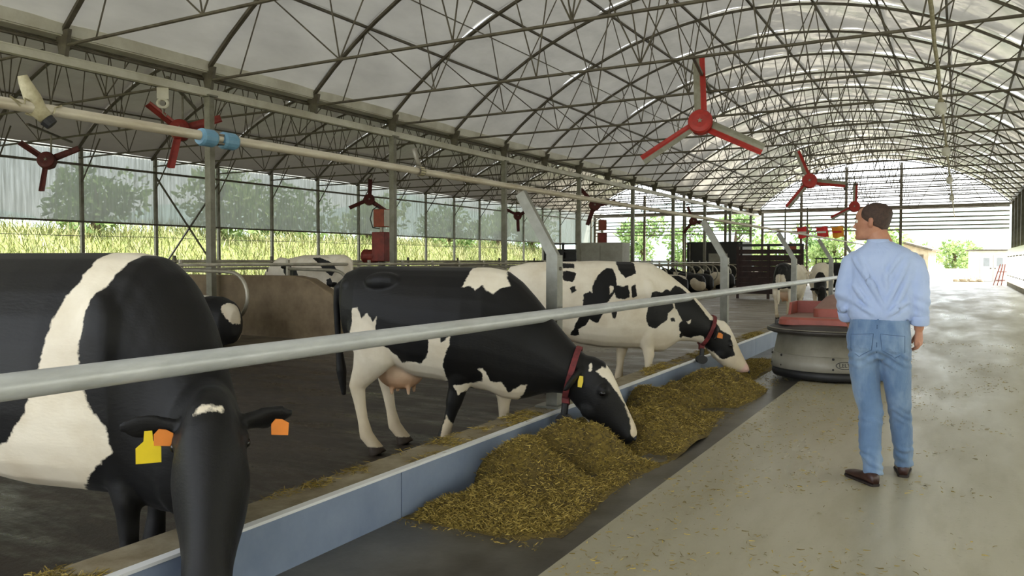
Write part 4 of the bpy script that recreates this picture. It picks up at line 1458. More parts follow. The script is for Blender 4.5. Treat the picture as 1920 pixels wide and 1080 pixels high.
RL = [(.088, 0, .86), (.105, .035, .64), (.117, .085, .43), (.128, .135, .25), (.134, .19, .10)]
for A in (LL, RL):
    bd.tube(A, [.075, .068, .054, .05, .038], 14)
remeshed(bd, 'body', M_SKIN, man, .0055, 3)

# eyes
for s in (-1, 1):
    MB().ball(hp(.079, s * .033, .120), .0125, 12, 8).build('eye', simple('eye_white', 'e8e2da', 0.2, 0, .05, 5, 0), man, True)
    MB().ball(hp(.0885, s * .034, .120), .005, 8, 6).build('pupil', M_EYE, man, True)
    MB().tube([hp(.091, s * .014, .138), hp(.093, s * .03, .143), hp(.084, s * .05, .139)], [.003, .0045, .002], 6).build('eyebrow', M_HAIR, man)

# hair: short fringe round back and sides, thin over the crown
hv, hf = [], []
NA = 40
lev = [(.052, .60), (.066, .95), (.082, 1.35), (.10, 1.55), (.122, 1.85), (.14, 2.0), (.158, 2.05), (.18, 2.1), (.20, 2.2), (.216, 2.3), (.225, 2.4), (.2285, 2.5)]
prof = {r[0]: r for r in HEAD}
zs_ = [r[0] for r in HEAD]


def head_at(z):
    return [float(np.interp(z, zs_, [r[i] for r in HEAD])) for i in (1, 2, 3)]


rows = []
for z, ext in lev:
    fr, bk, hw = head_at(z)
    c_, d_ = (fr + bk) / 2, (fr - bk) / 2
    row = []
    for i in range(NA + 1):
        a = PI - ext + 2 * ext * i / NA
        ca, sa = math.cos(a), math.sin(a)
        edge = min(1, min(i, NA - i) / 2.5)
        off = .0015 + .0055 * edge * (1 if z < .21 else .6)
        row.append((c_ + (d_ + off) * math.copysign(abs(ca) ** .9, ca), (hw + off) * math.copysign(abs(sa) ** .85, sa) * (1 - .12 * max(ca, 0)), z + (.004 if z > .21 else 0)))
    rows.append(row)
for row in rows:
    hv += [hp(*p) for p in row]
for j in range(len(rows) - 1):
    for i in range(NA):
        a = j * (NA + 1) + i
        hf.append((a, a + 1, a + NA + 2, a + NA + 1))
hf.append(tuple((len(rows) - 1) * (NA + 1) + i for i in range(NA)))
hair = MB().add(hv, hf).build('hair', M_HAIR, man, True)
hair['label'] = 'short brown hair, thin on the crown'

# shirt
FOLDS = [((-.16, 1.44), (.03, 1.13), .010), ((-.13, 1.46), (-.02, 1.22), .008), ((.16, 1.43), (.05, 1.16), .009), ((.12, 1.47), (.02, 1.30), .007), ((-.15, 1.16), (-.03, 1.08), .008), ((.17, 1.18), (.04, 1.075), .009), ((-.16, 1.27), (-.05, 1.12), .008), ((.16, 1.30), (.08, 1.10), .008), ((.01, 1.40), (.045, 1.24), .006), ((-.2, 1.12), (-.235, 1.09), .008)]


def fold_disp(p):
    d = .004 * noise.noise(Vector((p.x * 9 + p.z * 4, p.y * 6, p.z * 7))) + .004 * noise.noise(Vector((p.x * 20 - p.z * 9, p.y * 12, p.z * 11)))
    if p.y < .06:
        for (ax, az), (bx, bz), h in FOLDS:
            abx, abz = bx - ax, bz - az
            L2 = abx * abx + abz * abz
            t_ = ((p.x - ax) * abx + (p.z - az) * abz) / L2
            if -0.1 < t_ < 1.1:
                q = math.hypot(p.x - ax - abx * t_, p.z - az - abz * t_)
                w_ = .014
                if q < w_ * 2.5:
                    tp = math.sin(PI * min(max(t_ * .83 + .083, 0), 1))
                    d += tp * h * (2.2 * math.exp(-(q / w_) ** 2) - .7 * math.exp(-((q - .024) / w_) ** 2))
    r_ = abs(p.x) > .165 and p.z < 1.3
    if r_:                                          # sleeve creases at the elbows
        d += .005 * math.sin(p.z * 95 + p.x * 40 + p.y * 30) * max(0, 1 - abs(p.z - 1.15) / .13)
    return d


sh = MB()
sh.loft([trunk_ring(*r) for r in ((1.035, -.006, -.002, .172, .122), (1.06, -.006, -.004, .186, .134), (1.10, -.002, -.008, .196, .140), (1.2, .004, -.006, .198, .138), (1.3, .008, -.005, .200, .136), (1.38, .01, -.008, .203, .130), (1.43, .01, -.012, .203, .120), (1.465, .008, -.014, .190, .106), (1.50, .002, -.012, .152, .090), (1.53, -.006, -.006, .10, .076), (1.548, -.012, -.002, .072, .068))])
sh.tube([(-.135, -.005, 1.445), (-.178, -.006, 1.405), (-.200, -.012, 1.33), (-.218, -.03, 1.215), (-.216, .02, 1.125), (-.208, .06, 1.065)], [.060, .066, .064, .060, .057, .052], 18)
sh.tube([(.152, -.005, 1.44), (.190, -.008, 1.40), (.210, -.014, 1.32), (.222, -.03, 1.205), (.224, -.015, 1.10), (.222, .002, 1.045)], [.060, .065, .062, .058, .055, .051], 18)
shirt = remeshed(sh, 'shirt', M_SHIRT, man, .009, 3, .5, fold_disp)
cr = [[(p[0], p[1], p[2]) for p in trunk_ring(z, cx, cy, hw, hd, 24, 1.0)] for z, cx, cy, hw, hd in ((1.532, -.012, -.004, .082, .074), (1.553, -.018, .0, .074, .070), (1.562, -.02, .002, .072, .069), (1.560, -.02, .002, .067, .064), (1.535, -.014, 0, .066, .062))]
MB().loft(cr, False).build('collar', M_SHIRT, shirt, True)
for A, rr in ((((-.216, .034, 1.105), (-.206, .075, 1.048)), .053), (((.224, -.010, 1.085), (.222, .006, 1.025)), .052)):
    g = MB()
    p0, p1 = Vector(A[0]), Vector(A[1])
    dd = (p1 - p0)
    g.tube([p0, p0 + dd * .08, p0 + dd * .9, p1, p1 - dd * .05, p0 + dd * .3], [rr * .98, rr * 1.04, rr * 1.1, rr * 1.06, rr * .9, rr * .88], 22, False)
    c = g.build('rolled_cuff', M_SHIRT, shirt, True)

# jeans


def jean_disp(p):
    d = .004 * noise.noise(Vector((p.x * 8, p.y * 8, p.z * 10)))
    for zc, w_, a_ in ((.42, .07, .004), (.15, .08, .006), (.78, .05, .004)):
        d += a_ * math.sin(p.z * 95 + p.x * 35 + p.y * 25 + zc * 40 + 5 * noise.noise(Vector((p.x * 9, p.y * 9, p.z * 9)))) * math.exp(-((p.z - zc) / w_) ** 2)
    if p.y < 0 and .72 < p.z < .9:
        d += .006 * math.sin((p.z + abs(p.x + .01) * .7) * 110) * max(0, 1 - abs(p.z - .81) / .09)
    return d


jn = MB()
jn.loft([trunk_ring(*r) for r in ((.80, -.012, -.01, .165, .105), (.86, -.014, -.018, .186, .135), (.93, -.014, -.018, .192, .142), (1.0, -.008, -.008, .182, .132), (1.06, -.006, -.002, .176, .126))])
jn.tube([(-.098, -.02, .92), (-.096, -.02, .80), (-.092, -.02, .70), (-.078, -.022, .58), (-.046, -.035, .43), (-.050, -.065, .32), (-.045, -.09, .22), (-.026, -.11, .10), (-.020, -.115, .055)], [(.125, .088), (.118, .096), (.104, .092), (.092, .084), (.080, .075), (.076, .070), (.071, .066), (.066, .060), (.068, .062)], 20, True, 1, (0, 1, 0))
jn.tube([(.086, -.01, .92), (.088, .0, .80), (.094, .015, .70), (.104, .04, .58), (.116, .085, .43), (.123, .115, .32), (.129, .145, .22), (.134, .185, .12), (.134, .195, .075)], [(.125, .088), (.118, .093), (.103, .088), (.09, .08), (.076, .068), (.073, .066), (.070, .062), (.063, .056), (.064, .058)], 20, True, 1, (0, 1, 0))
jeans = remeshed(jn, 'jeans', M_JEANS, man, .0095, 4, .5, jean_disp)
from mathutils.bvhtree import BVHTree
bt = BVHTree.FromPolygons([v.co.copy() for v in jeans.data.vertices], [tuple(p.vertices) for p in jeans.data.polygons])


def back_patch(poly_rows, name, mat, thick=.005):
    """a patch of cloth lying on the seat of the jeans; poly_rows = rows of (x, z)"""
    vs_, n = [], len(poly_rows[0])
    for off in (0.0, thick):
        for row in poly_rows:
            for x, z in row:
                h, nr, _, _ = bt.ray_cast(Vector((x, -1, z)), Vector((0, 1, 0)))
                y = h.y if h else -.12
                vs_.append((x, y + .002 - off, z))
    m_ = len(poly_rows)
    fs_ = []
    o_ = m_ * n
    for j in range(m_ - 1):
        for i in range(n - 1):
            a = j * n + i
            fs_.append((o_ + a, o_ + a + 1, o_ + a + n + 1, o_ + a + n))
    rim = [i for i in range(n)] + [j * n + n - 1 for j in range(1, m_)] + [(m_ - 1) * n + i for i in range(n - 2, -1, -1)] + [j * n for j in range(m_ - 2, 0, -1)]
    for a, b_ in zip(rim, rim[1:] + rim[:1]):
        fs_.append((a, b_, b_ + o_, a + o_))
    return MB().add(vs_, fs_).build(name, mat, jeans, False)


for cx_ in (-.098, .078):
    rows = []
    for j in range(9):
        f = j / 8
        z = .955 - .135 * f
        w = .066 - .006 * f if f < .75 else .0615 * (1 - (f - .75) / .25 * .9)
        tilt = .012 * (1 if cx_ > 0 else -1)
        rows.append([(cx_ + w * (2 * i / 8 - 1) + tilt * f * .6, z + .012 * abs(2 * i / 8 - 1) * 0 - .006 * (2 * i / 8 - 1) * (1 if cx_ > 0 else -1)) for i in range(9)])
    cxm, czm = cx_, .89
    back_patch([[(cxm + (x - cxm) * 1.05, czm + (z - czm) * 1.05) for x, z in r_] for r_ in rows], 'pocket_stitching', M_JEANSEAM, .004)
    back_patch(rows, 'back_pocket', M_JEANS, .008)
back_patch([[(-.17 + .34 * i / 24 - .004, z - .006 * math.cos((i / 24 - .5) * PI)) for i in range(25)] for z in (1.056, 1.046, 1.036, 1.024)], 'waistband', M_JEANS, .005)
back_patch([[(x, z) for x in (-.012, -.002)] for z in (1.064, 1.05, 1.04, 1.028)], 'belt_loop', M_JEANS, .012)
back_patch([[(-.014, z), (-.008, z)] for z in np.linspace(1.02, .84, 14)], 'seat_seam', M_JEANSEAM, .002)


# shoes
def shoe(hx, hy, yaw, name='shoe'):
    up_, so_ = [], []
    prof = [(-.035, .022, .062), (-.02, .033, .082), (.02, .036, .092), (.06, .038, .088), (.10, .043, .072), (.15, .050, .058), (.20, .053, .052), (.235, .048, .047), (.258, .034, .038), (.266, .016, .028)]
    cy_, sy_ = math.cos(yaw), math.sin(yaw)
    for f, hw, h in prof:
        r1, r2 = [], []
        for k in range(18):
            a = 2 * PI * k / 18
            l_ = hw * math.copysign(abs(math.cos(a)) ** .8, math.cos(a))
            z = .014 + (h - .014) / 2 + (h - .014) / 2 * math.copysign(abs(math.sin(a)) ** .7, math.sin(a))
            r1.append((hx + f * -sy_ - l_ * cy_, hy + f * cy_ - l_ * sy_, z))
            l2 = l_ * 1.07
            z2 = .009 + .009 * math.copysign(abs(math.sin(a)) ** .4, math.sin(a))
            r2.append((hx + f * -sy_ * 1.01 - l2 * cy_, hy + f * cy_ * 1.01 - l2 * sy_, z2))
        up_.append(r1)
        so_.append(r2)
    s_ = MB().loft(up_).build('shoe', M_SHOE, man, True)
    MB().loft(so_).build('sole', M_SOLE, s_, False)
    return s_


shoe(-.020, -.165, R(38))
shoe(.134, .165, R(4))
# ------------------------------------------------------------------ fans
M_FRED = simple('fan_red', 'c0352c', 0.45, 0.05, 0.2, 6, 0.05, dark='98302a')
M_FRED_D = simple('dark_fan_red', '6a2f2a', 0.6, 0.05, 0.3, 6, 0.1, dark='45211e')  # darker red of the side aisle and far cubicle fans
M_FRED_M = simple('mid_fan_red', '96342c', 0.55, 0.05, 0.25, 6, 0.08, dark='702823')  # medium red of the nearest cubicle fan
M_FGREY = simple('fan_blade_grey', 'a2a193', 0.5, 0.2, 0.2, 5, 0.05, dark='86846f')


def make_fan(label, loc, yaw, pitch, roll, radius, hubr, red, ztop, group, arm=.0):
    """hub and three blades face local -y before yaw; a hanger at the back reaches up to z=ztop"""
    t = thing('ceiling_fan', label, 'fan', loc, yaw, group)
    T = Matrix.Rotation(pitch, 4, 'X')
    hb = MB()
    ringp = [(0.0, -.13), (hubr * .55, -.132), (hubr * .9, -.12), (hubr, -.09), (hubr, .06), (hubr * .9, .085), (.02, .09)]
    hb.loft([[(max(r_, .004) * math.cos(2 * PI * k / 28), y_, max(r_, .004) * math.sin(2 * PI * k / 28)) for k in range(28)] for r_, y_ in ringp])
    hb.xf(T).build('hub', red, t, False)
    # little star boss on the hub
    st = MB()
    poly = []
    for k in range(10):
        a = PI / 2 + k * PI / 5
        r_ = hubr * (.22 if k % 2 == 0 else .1)
        poly.append((r_ * math.cos(a), r_ * math.sin(a)))
    st.prism(poly, .133, .142)
    st.xf(T @ Matrix.Rotation(R(90), 4, 'X')).build('hub_star', M_FGREY, t)
    for k in range(3):
        a = roll + k * 2 * PI / 3
        Rm = T @ Matrix.Rotation(-a, 4, 'Y')
        g = MB()
        w = radius * (.185 if red is M_FRED and hubr > .205 else .2)
        rings, rings2 = [], []
        for f in np.linspace(.0, 1, 9):
            tw = R(34 - 16 * f)
            r_ = hubr * .6 + (radius - hubr * .6) * f
            ca, sa = math.cos(tw), math.sin(tw)

            def P2(u, v):
                return (u * ca - v * sa, -.02 + u * sa + v * ca, r_)
            ww = w * (1.0 - .12 * f)
            rings.append([P2(-ww * .52, 0), P2(-ww * .2, .014), P2(ww * .08, .012), P2(ww * .08, .0), P2(-ww * .2, .004)])
            rings2.append([P2(ww * .05, .012), P2(ww * .3, .016), P2(ww * .52, .0), P2(ww * .52, -.03), P2(ww * .46, -.03), P2(ww * .3, .004), P2(ww * .05, .0)])
        bl = MB().loft(rings).xf(Rm).build('blade', M_FGREY if red is M_FRED else red, t)
        MB().loft(rings2).xf(Rm).build('blade_edge', red, bl)
    g = MB().tube([(0, .08, 0), (0, .34, 0)], [.11, .10], 16)
    g.xf(T).build('motor', M_FGREY if red is M_FRED else M_STEEL_DARK, t, False)
    MB().bar((0, .26, .0), (0, .30, ztop - loc[2]), .035, .05, (0, 1, 0)).build('hanger', M_STEEL, t)
    MB().bar((0, .30 - 1.5, ztop - loc[2] + .02), (0, .30 + 1.5, ztop - loc[2] + .02), .05, .05).build('hanger_rail', M_STEEL_DARK, t)
    return t


GF = 'big red ceiling fans down the main hall'
make_fan('nearest and biggest red three-blade fan hanging in the main hall', (-4.04, 14.0, 3.87), R(10), R(-8), R(3), 1.19, .215, M_FRED, 4.72, GF)
make_fan('second red three-blade fan down the main hall, between the nearest and the man', (-4.04, 25.7, 3.86), R(8), R(-8), R(22), 1.02, .22, M_FRED, 4.72, GF)
make_fan('third red fan of the main hall, partly behind the man\'s head', (-4.04, 37.5, 3.78), R(8), R(-8), R(-2), 1.05, .23, M_FRED, 4.72, GF)
GB = 'red fans over the cubicles'
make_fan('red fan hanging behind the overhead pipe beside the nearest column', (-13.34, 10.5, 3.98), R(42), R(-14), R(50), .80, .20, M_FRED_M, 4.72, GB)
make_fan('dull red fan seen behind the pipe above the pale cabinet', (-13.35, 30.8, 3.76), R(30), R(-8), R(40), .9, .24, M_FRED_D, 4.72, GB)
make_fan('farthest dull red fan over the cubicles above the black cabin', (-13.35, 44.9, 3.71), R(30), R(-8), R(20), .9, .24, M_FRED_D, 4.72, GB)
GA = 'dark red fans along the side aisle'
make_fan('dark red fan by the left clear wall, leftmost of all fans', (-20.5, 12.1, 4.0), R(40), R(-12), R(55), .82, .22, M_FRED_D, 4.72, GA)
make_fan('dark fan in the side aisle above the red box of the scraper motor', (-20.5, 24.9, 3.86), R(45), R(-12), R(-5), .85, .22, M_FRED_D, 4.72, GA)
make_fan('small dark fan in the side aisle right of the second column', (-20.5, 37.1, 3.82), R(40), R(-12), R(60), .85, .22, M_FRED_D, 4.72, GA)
# pulley hook on the eave beam beside the first cubicle fan
hk = thing('pulley_hook', 'grey pulley and hook hanging from the eave beam above the red fan', 'hook', (-12.0, 9.1, 4.40), R(50))
hk.scale = (1.35, 1.35, 1.2)
MB().box(-.07, .07, -.02, .02, -.16, 0).build('hook_plate', M_CREAM, hk)
MB().tube([(.06 * math.cos(a), 0, -.22 + .06 * math.sin(a)) for a in np.linspace(0, 2 * PI, 15)], .022, 8).build('pulley_wheel', M_CREAM, hk)
MB().tube([(0, 0, -.26), (0, 0, -.36), (.03, 0, -.40), (.05, 0, -.37)], .012, 6).build('hook', M_STEEL, hk)

# ------------------------------------------------------------------ lamp conduit in the main hall
cd = thing('lamp_conduit', 'yellowed conduit hanging lengthwise under the main roof right of the fans', 'conduit', (-.35, 0, 0))
MB().tube([(.006 * math.sin(y * 1.9), y, 4.46 + .006 * math.sin(y * 1.17) - .006 * y) for y in np.arange(2, 55, .8)], .026, 8).build('tube', M_OLDPLASTIC, cd, True)
M_LAMP = simple('lamp_glass', 'e9e6da', 0.25, 0.0, 0.1, 5, 0.02)
for i, (yy, nm) in enumerate(((16.4, 'nearest'), (22.6, 'second'), (30.0, 'third'), (38.0, 'fourth'))):
    l = thing('hall_lamp', '%s white lamp jar hanging from the conduit under the main roof' % nm, 'lamp', (-.35, yy, 4.45 - .006 * yy), 0, 'lamps on the hall conduit')
    MB().lathe([(.02, .0), (.05, -.02), (.055, -.06), (.05, -.07)], 14).build('cap', M_OLDPLASTIC, l, True)
    MB().lathe([(.05, -.07), (.095, -.10), (.10, -.2), (.085, -.27), (.03, -.29)], 18).build('glass', M_LAMP, l, True)
spk = thing('speaker_box', 'small dark box clamped under the roof at the upper right', 'box', (-1.55, 9.6, 6.35))
MB().bbox(-.12, .12, -.1, .1, -.14, .14, .02).build('housing', M_BLACKP, spk)
MB().tube([(0, 0, .12), (-.03, .0, .6), (0, .1, 1.0)], .012, 6).build('bracket', M_STEEL, spk)
MB().tube([(-.1, 0, -.05), (-.3, 0, -.15), (-.36, .05, .1), (-.2, .1, .4), (0, .1, .9)], .009, 6).build('cable', M_BLACKP, spk)

# ------------------------------------------------------------------ cubicles: hoops, rails, end wall
M_HOOP = simple('pale_hoop_tube', 'b8b2a2', 0.45, 0.4, 0.25, 3, 0.1, dark='8a8371')
hp_ = thing('cubicle_divider', 'pale tube hoop dividing the cow cubicles', 'divider', (0, 9.3, 0), 0, 'hoops of the cubicle row')
pts = [(-11.85, 0, 1.27), (-10.75, 0, 1.25)]
for k in range(13):
    a = R(90 - 15 * k)
    pts.append((-10.62 + .40 * math.cos(a), 0, .84 + .40 * math.sin(a)))
pts += [(-10.8, 0, .42), (-11.2, 0, .36), (-11.85, 0, .60)]
MB().tube(pts, .032, 10).build('hoop', M_HOOP, hp_, True)
MB().tube([(-11.85, 0, .08), (-11.85, 0, 1.45)], .04, 10).build('divider_post', M_HOOP, hp_)
for k in range(1, 28):
    if k in (1, 14, 15, 16):
        continue
    copy_tree(hp_).location = (0, 9.3 + 1.27 * k, 0)
hp_['label'] = 'nearest pale tube hoop, curving in front of the brown concrete end wall'
rl = thing('cubicle_rail', 'upper tube rail along the heads of the cubicles', 'rail', (-10.9, 0, 1.36))
MB().tube([(0, 4, 0), (0, 43.5, 0)], .03, 10).build('tube', M_HOOP, rl, True)
rl2 = thing('cubicle_rail', 'far tube rail of the cubicle row, behind the columns', 'rail', (-14.3, 0, 1.42))
MB().tube([(0, 2, 0), (0, 45, 0)], .035, 10).build('tube', M_HOOP, rl2, True)
MB().tube([(0, 2, -.16), (0, 45, -.16)], .03, 10).build('lower_tube', M_HOOP, rl2, True)
for i in range(16):
    MB().tube([(0, 3 + 2.69 * i, -1.34), (0, 3 + 2.69 * i, .12)], .035, 8).build('rail_post', M_STEEL_DARK, rl2)
M_BROWNWALL = simple('manure_stained_concrete', '85745a', 0.8, 0.0, 0.4, 1.6, 0.35, dark='5a4a36')
cw = tag(bevel(MB().add([(x, y, z) for y in (10.22, 10.46) for x, z in ((-14.5, -.05), (-14.5, 1.17), (-10.1, 1.17), (-9.75, 1.12), (-9.22, .86), (-9.16, .70), (-9.12, -.05))],
                       [(0, 1, 2, 3, 4, 5, 6), (13, 12, 11, 10, 9, 8, 7)] + [(i, (i + 1) % 7, 7 + (i + 1) % 7, 7 + i) for i in range(7)]).build('cubicle_end_wall', M_BROWNWALL), .03),
         'brown stained concrete end wall of the cubicles with a sloping corner', 'wall')

# ------------------------------------------------------------------ scraper drive units
M_RBOX = simple('scraper_red_paint', '8c3328', 0.5, 0.1, 0.3, 5, 0.1, dark='5f241c')
M_OBOX = simple('scraper_orange_box', 'a04a2c', 0.5, 0.1, 0.25, 5, 0.1, dark='7c3a24')


def scraper(label, loc, rz=0):
    t = thing('scraper_drive', label, 'machine', loc, rz, 'red scraper drives')
    MB().bbox(-.19, .19, -.16, .16, 0, .72, .02).build('lower_housing', M_RBOX, t)
    MB().tube([(-.15, 0, .13), (-.50, 0, .13)], [.17, .16], 20).build('motor', M_RBOX, t)
    MB().lathe([(.17, 0), (.175, .02), (.165, .05), (.05, .055)], 20).xf(Matrix.Translation((-.49, 0, .13)) @ Matrix.Rotation(R(-90), 4, 'Y')).build('motor_cap', M_RBOX, t)
    MB().tube([(0, 0, .7), (0, 0, .86)], .05, 10).build('neck', M_HOOP, t)
    MB().bbox(-.15, .17, -.14, .14, .84, 1.28, .02).build('control_box', M_OBOX, t)
    MB().box(.165, .18, -.12, .12, .86, 1.26).build('box_lid', M_CREAM, t)
    MB().tube([(-.05, 0, 1.27), (-.12, 0, 1.36), (-.28, 0, 1.28), (-.36, 0, 1.05), (-.28, 0, .84), (-.05, 0, .80)], .014, 8).build('cable', M_BLACKP, t)
    MB().bar((0, 0, -loc[2]), (0, 0, .02), .12, .12, (0, 1, 0)).build('stand', M_STEEL_DARK, t)
    return t


scraper('red scraper drive with motor and orange box beside the second column', (-12.45, 15.6, 1.42))
scraper('far rusty scraper drive standing beside the pale cabinet', (-13.3, 31.5, 1.9), R(30))
scraper('small far scraper drive behind the cow seen from the rear', (-7.05, 40.0, 1.0), R(20))

# ------------------------------------------------------------------ machines at the far end of the cow side
M_CAB = simple('pale_cabinet', 'a9a69a', 0.5, 0.1, 0.15, 2, 0.05, dark='8f8b7c')
M_DARKM = simple('dark_machine', '2c2a29', 0.5, 0.2, 0.3, 4, 0.1)
M_DARKWOOD = simple('dark_red_boards', '3d2924', 0.7, 0.0, 0.35, 4, 0.2, dark='281b18')
t = thing('cabinet', 'pale grey cabinet standing beyond the cubicles', 'cabinet', (-11.7, 28.0, 0))
MB().bbox(-.95, .85, -.4, .4, .08, 2.12, .02).build('body', M_CAB, t)
MB().box(-.04, -.03, -.41, -.4, .2, 2.0).build('door_seam', M_STEEL_DARK, t)
MB().box(.05, .07, -.43, -.40, 1.1, 1.35).build('handle', M_STEEL_DARK, t)
t = thing('feed_station', 'dark open machine frame left of the pale cabinet', 'machine', (-13.6, 28.3, 0))
for x in (-.8, 0, .7):
    MB().bar((x, 0, .08), (x, 0, 2.15), .08, .08, (0, 1, 0)).build('frame_post', M_DARKM, t)
for z in (1.2, 1.5, 1.8, 2.1):
    MB().bar((-.85, 0, z), (.75, 0, z), .07, .06).build('cross_bar', M_DARKM, t)
MB().bbox(-.6, .5, .1, .5, .6, 1.9, .03).build('hopper', M_DARKM, t)
t = thing('milking_cabin', 'black square milking cabin far behind the cubicle hoops', 'cabin', (-11.9, 44.25, 0))
MB().bbox(-1.55, 1.55, -.2, 1.9, CF, 2.5, .03).build('body', M_DARKM, t)
MB().bbox(-.3, .75, -.24, -.19, 1.35, 1.85, .02).build('grey_panel', M_CAB, t)
for x in (-1.35, 1.4):
    MB().bar((x, -.26, CF), (x, -.26, 2.4), .08, .08, (0, 1, 0)).build('corner_post', M_STEEL, t)
t = thing('board_gate', 'dark red wooden board gate behind the cow seen from the rear', 'gate', (-6.6, 33.2, CF))
for k in range(8):
    MB().box(-1.4, 1.1, -.03, .03, .2 + .225 * k + (.05 if k == 7 else 0), .422 + .225 * k).build('board', M_DARKWOOD, t)
for x in (-1.42, -.2, 1.1):
    MB().box(x, x + .1, -.09, .0, 0, 2.2).build('gate_post', M_DARKWOOD, t)
MB().box(-1.4, 1.2, -.1, .06, 2.12, 2.22).build('top_rail', M_DARKM, t)
t = thing('tube_gate', 'small dark tube gate near the far end of the kerb', 'gate', (-5.2, 41.0, CF - .2))
for k in range(7):
    MB().tube([(-.9 + .3 * k, 0, .2), (-.9 + .3 * k, 0, 1.9)], .03, 6).build('upright', M_DARKM, t)
for z in (.3, 1.1, 1.85):
    MB().tube([(-.95, 0, z), (.95, 0, z)], .03, 6).build('cross_tube', M_DARKM, t)
# stall partition tubes seen between the columns at the far end
for i, (x, y) in enumerate(((-15.5, 50.5), (-14.3, 50.5), (-12.9, 50.5), (-9.5, 51.5), (-8.2, 51.5))):
    tag(MB().tube([(x, y, CF), (x, y, 4.70)], .045, 8).build('thin_pole', M_STEEL_DARK), 'thin dark pole standing near the far gable', 'pole', 'thin poles near the far gable')

# ------------------------------------------------------------------ cows further back
std = [('h', -.1, -.02, -1), ('h', -.06, .1, 1), ('f', .80, .82, .80, -1), ('f', .84, .92, .92, 1)]
build_cow('cow', 'white cow with black spots standing in a cubicle behind the brown end wall', 'cow', (-11.25, 12.6, .08), R(180), STAND,
          [('h', -.1, -.02, -1), ('h', .02, .22, 1), ('f', .80, .82, .80, -1), ('f', .84, .92, .92, 1)], False, COAT_STALL, None, .018, muzzle='dark')
REAR = [(1, [(-.5, 1.6), (-.1, 1.6), (.02, 1.3), (-.12, 1.0), (-.25, .78), (-.5, .8)]), (-1, [(-.5, 1.20), (-.36, 1.18), (-.30, .9), (-.5, .9)])]
build_cow('cow', 'cow seen from behind with black rump and yellowish hind legs', 'cow', (-3.93, 21.3, CF), R(84), STAND, std, False, REAR, None, .018)
build_cow('cow', 'white cow with a black head bending down past the fourth barrier post', 'cow', (-3.75, 26.5, CF), R(275), GRAZE,
          std, False, [(1, [(1.25, 1.3), (1.5, 1.0), (1.7, .85), (2.1, .6), (2.05, .1), (1.5, .2), (1.3, .5)]), (1, [(.1, 1.3), (.3, 1.35), (.35, 1.0), (.15, .95)])], make_bend(1.1, .5, R(15)), .018)
build_cow('cow', 'black cow with a white leg patch half hidden behind the man\'s arm', 'cow', (-4.1, 29.6, CF), R(20), GRAZE, std, True,
          [(-1, [(.3, .5), (.7, .8), (.9, .3), (.5, 0)])], None, .02)
build_cow('cow', 'black cow standing far off in the side aisle', 'cow', (-17.2, 25.6, CF), R(10), STAND, std, True, [], None, .02)


def lying(label, x, y, rz, th, seed, black):
    r = build_cow('cow', label, 'cow', (x, y, .08), rz, LYING, [], black, [], None, .02, poll=9, eye=12, udder=False, tail=False, noise_coat=(1.6, th, seed))
    return r


L1 = lying('black cow with white face marks lying under the nearest far hoops', -10.3, 31.53, R(180), -.12, 4, True)
lying('dark cow lying in the next cubicle behind the hoops', -10.3, 34.07, R(180), -.25, 9, True)
lying('dark cow lying in the middle of the far hoops', -10.3, 35.34, R(180), -.3, 15, True)
lying('brownish black cow lying at the far end of the hoops', -10.3, 39.15, R(180), -.2, 21, True)
lying('black and white cow lying just right of the second barrier post', -8.4, 40.2, R(20), -.1, 33, True)
lying('black and white cow lying behind the nearest cow by the brown wall', -10.5, 8.6, R(184), -.02, 41, True)

# ------------------------------------------------------------------ outside
M_YARD = simple('sunlit_yard_concrete', 'cfc9b8', 0.8, 0.0, 0.2, 0.3, 0.2, dark='b3ab95')
M_GROUND = simple('rough_grass_ground', '7f8a45', 0.9, 0.0, 0.4, 0.4, 0.3, dark='5f6a35')
tag(MB().box(-30, 60, 57.6, 140, -.5, -.03).build('yard', M_YARD), kind='structure')
tag(MB().box(2.8, 60, -40, 57.6, -.5, -.06).build('ground', M_GROUND), kind='structure')
tag(MB().box(-26, 2.8, -40, -6.02, -.5, -.04).build('yard_near', M_YARD), kind='structure')
# grassy bank along the left side
V, F = [], []
nx_, ny_ = 26, 60
for j in range(ny_):
    for i in range(nx_):
        x = -24.9 - 26 * (i / (nx_ - 1)) ** 1.3
        y = -20 + 100 * j / (ny_ - 1)
        d_ = -24.9 - x
        z = -.1 + 2.6 * min(1, max(0, (d_ - 1.0) / 8)) + .05 * max(0, d_ - 9) + .4 * noise.noise(Vector((x * .2, y * .2, 0)))
        V.append((x, y, z))
for j in range(ny_ - 1):
    for i in range(nx_ - 1):
        a = j * nx_ + i
        F.append((a, a + nx_, a + nx_ + 1, a + 1))
tag(MB().add(V, F).build('grass_bank', M_GROUND, None, True, recalc=False), kind='structure')
M_GRASS = straw_mat('tall_grass', '5c6636', '80854f', 'a39c72')
P, D = [], []
n = 26000
for _ in range(n):
    d_ = 1.5 + 12 * random.random() ** 1.2
    y = -2 + 68 * random.random() ** 1.2
    x = -24.9 - d_
    z = -.1 + 2.6 * min(1, max(0, (d_ - 1.0) / 8)) + .05 * max(0, d_ - 9) + .4 * noise.noise(Vector((x * .2, y * .2, 0)))
    P.append((x, y, z - .05))
    D.append((random.gauss(0, .25), random.gauss(0, .25), 1))
D = np.array(D)
D /= np.linalg.norm(D, axis=1)[:, None]
gr = strands('grass', np.array(P), D, np.random.uniform(.35, .95, n), np.random.uniform(.02, .05, n), M_GRASS, .35)
tag(gr, 'tall yellow green grass on the bank outside the left wall', 'grass', kind='stuff')


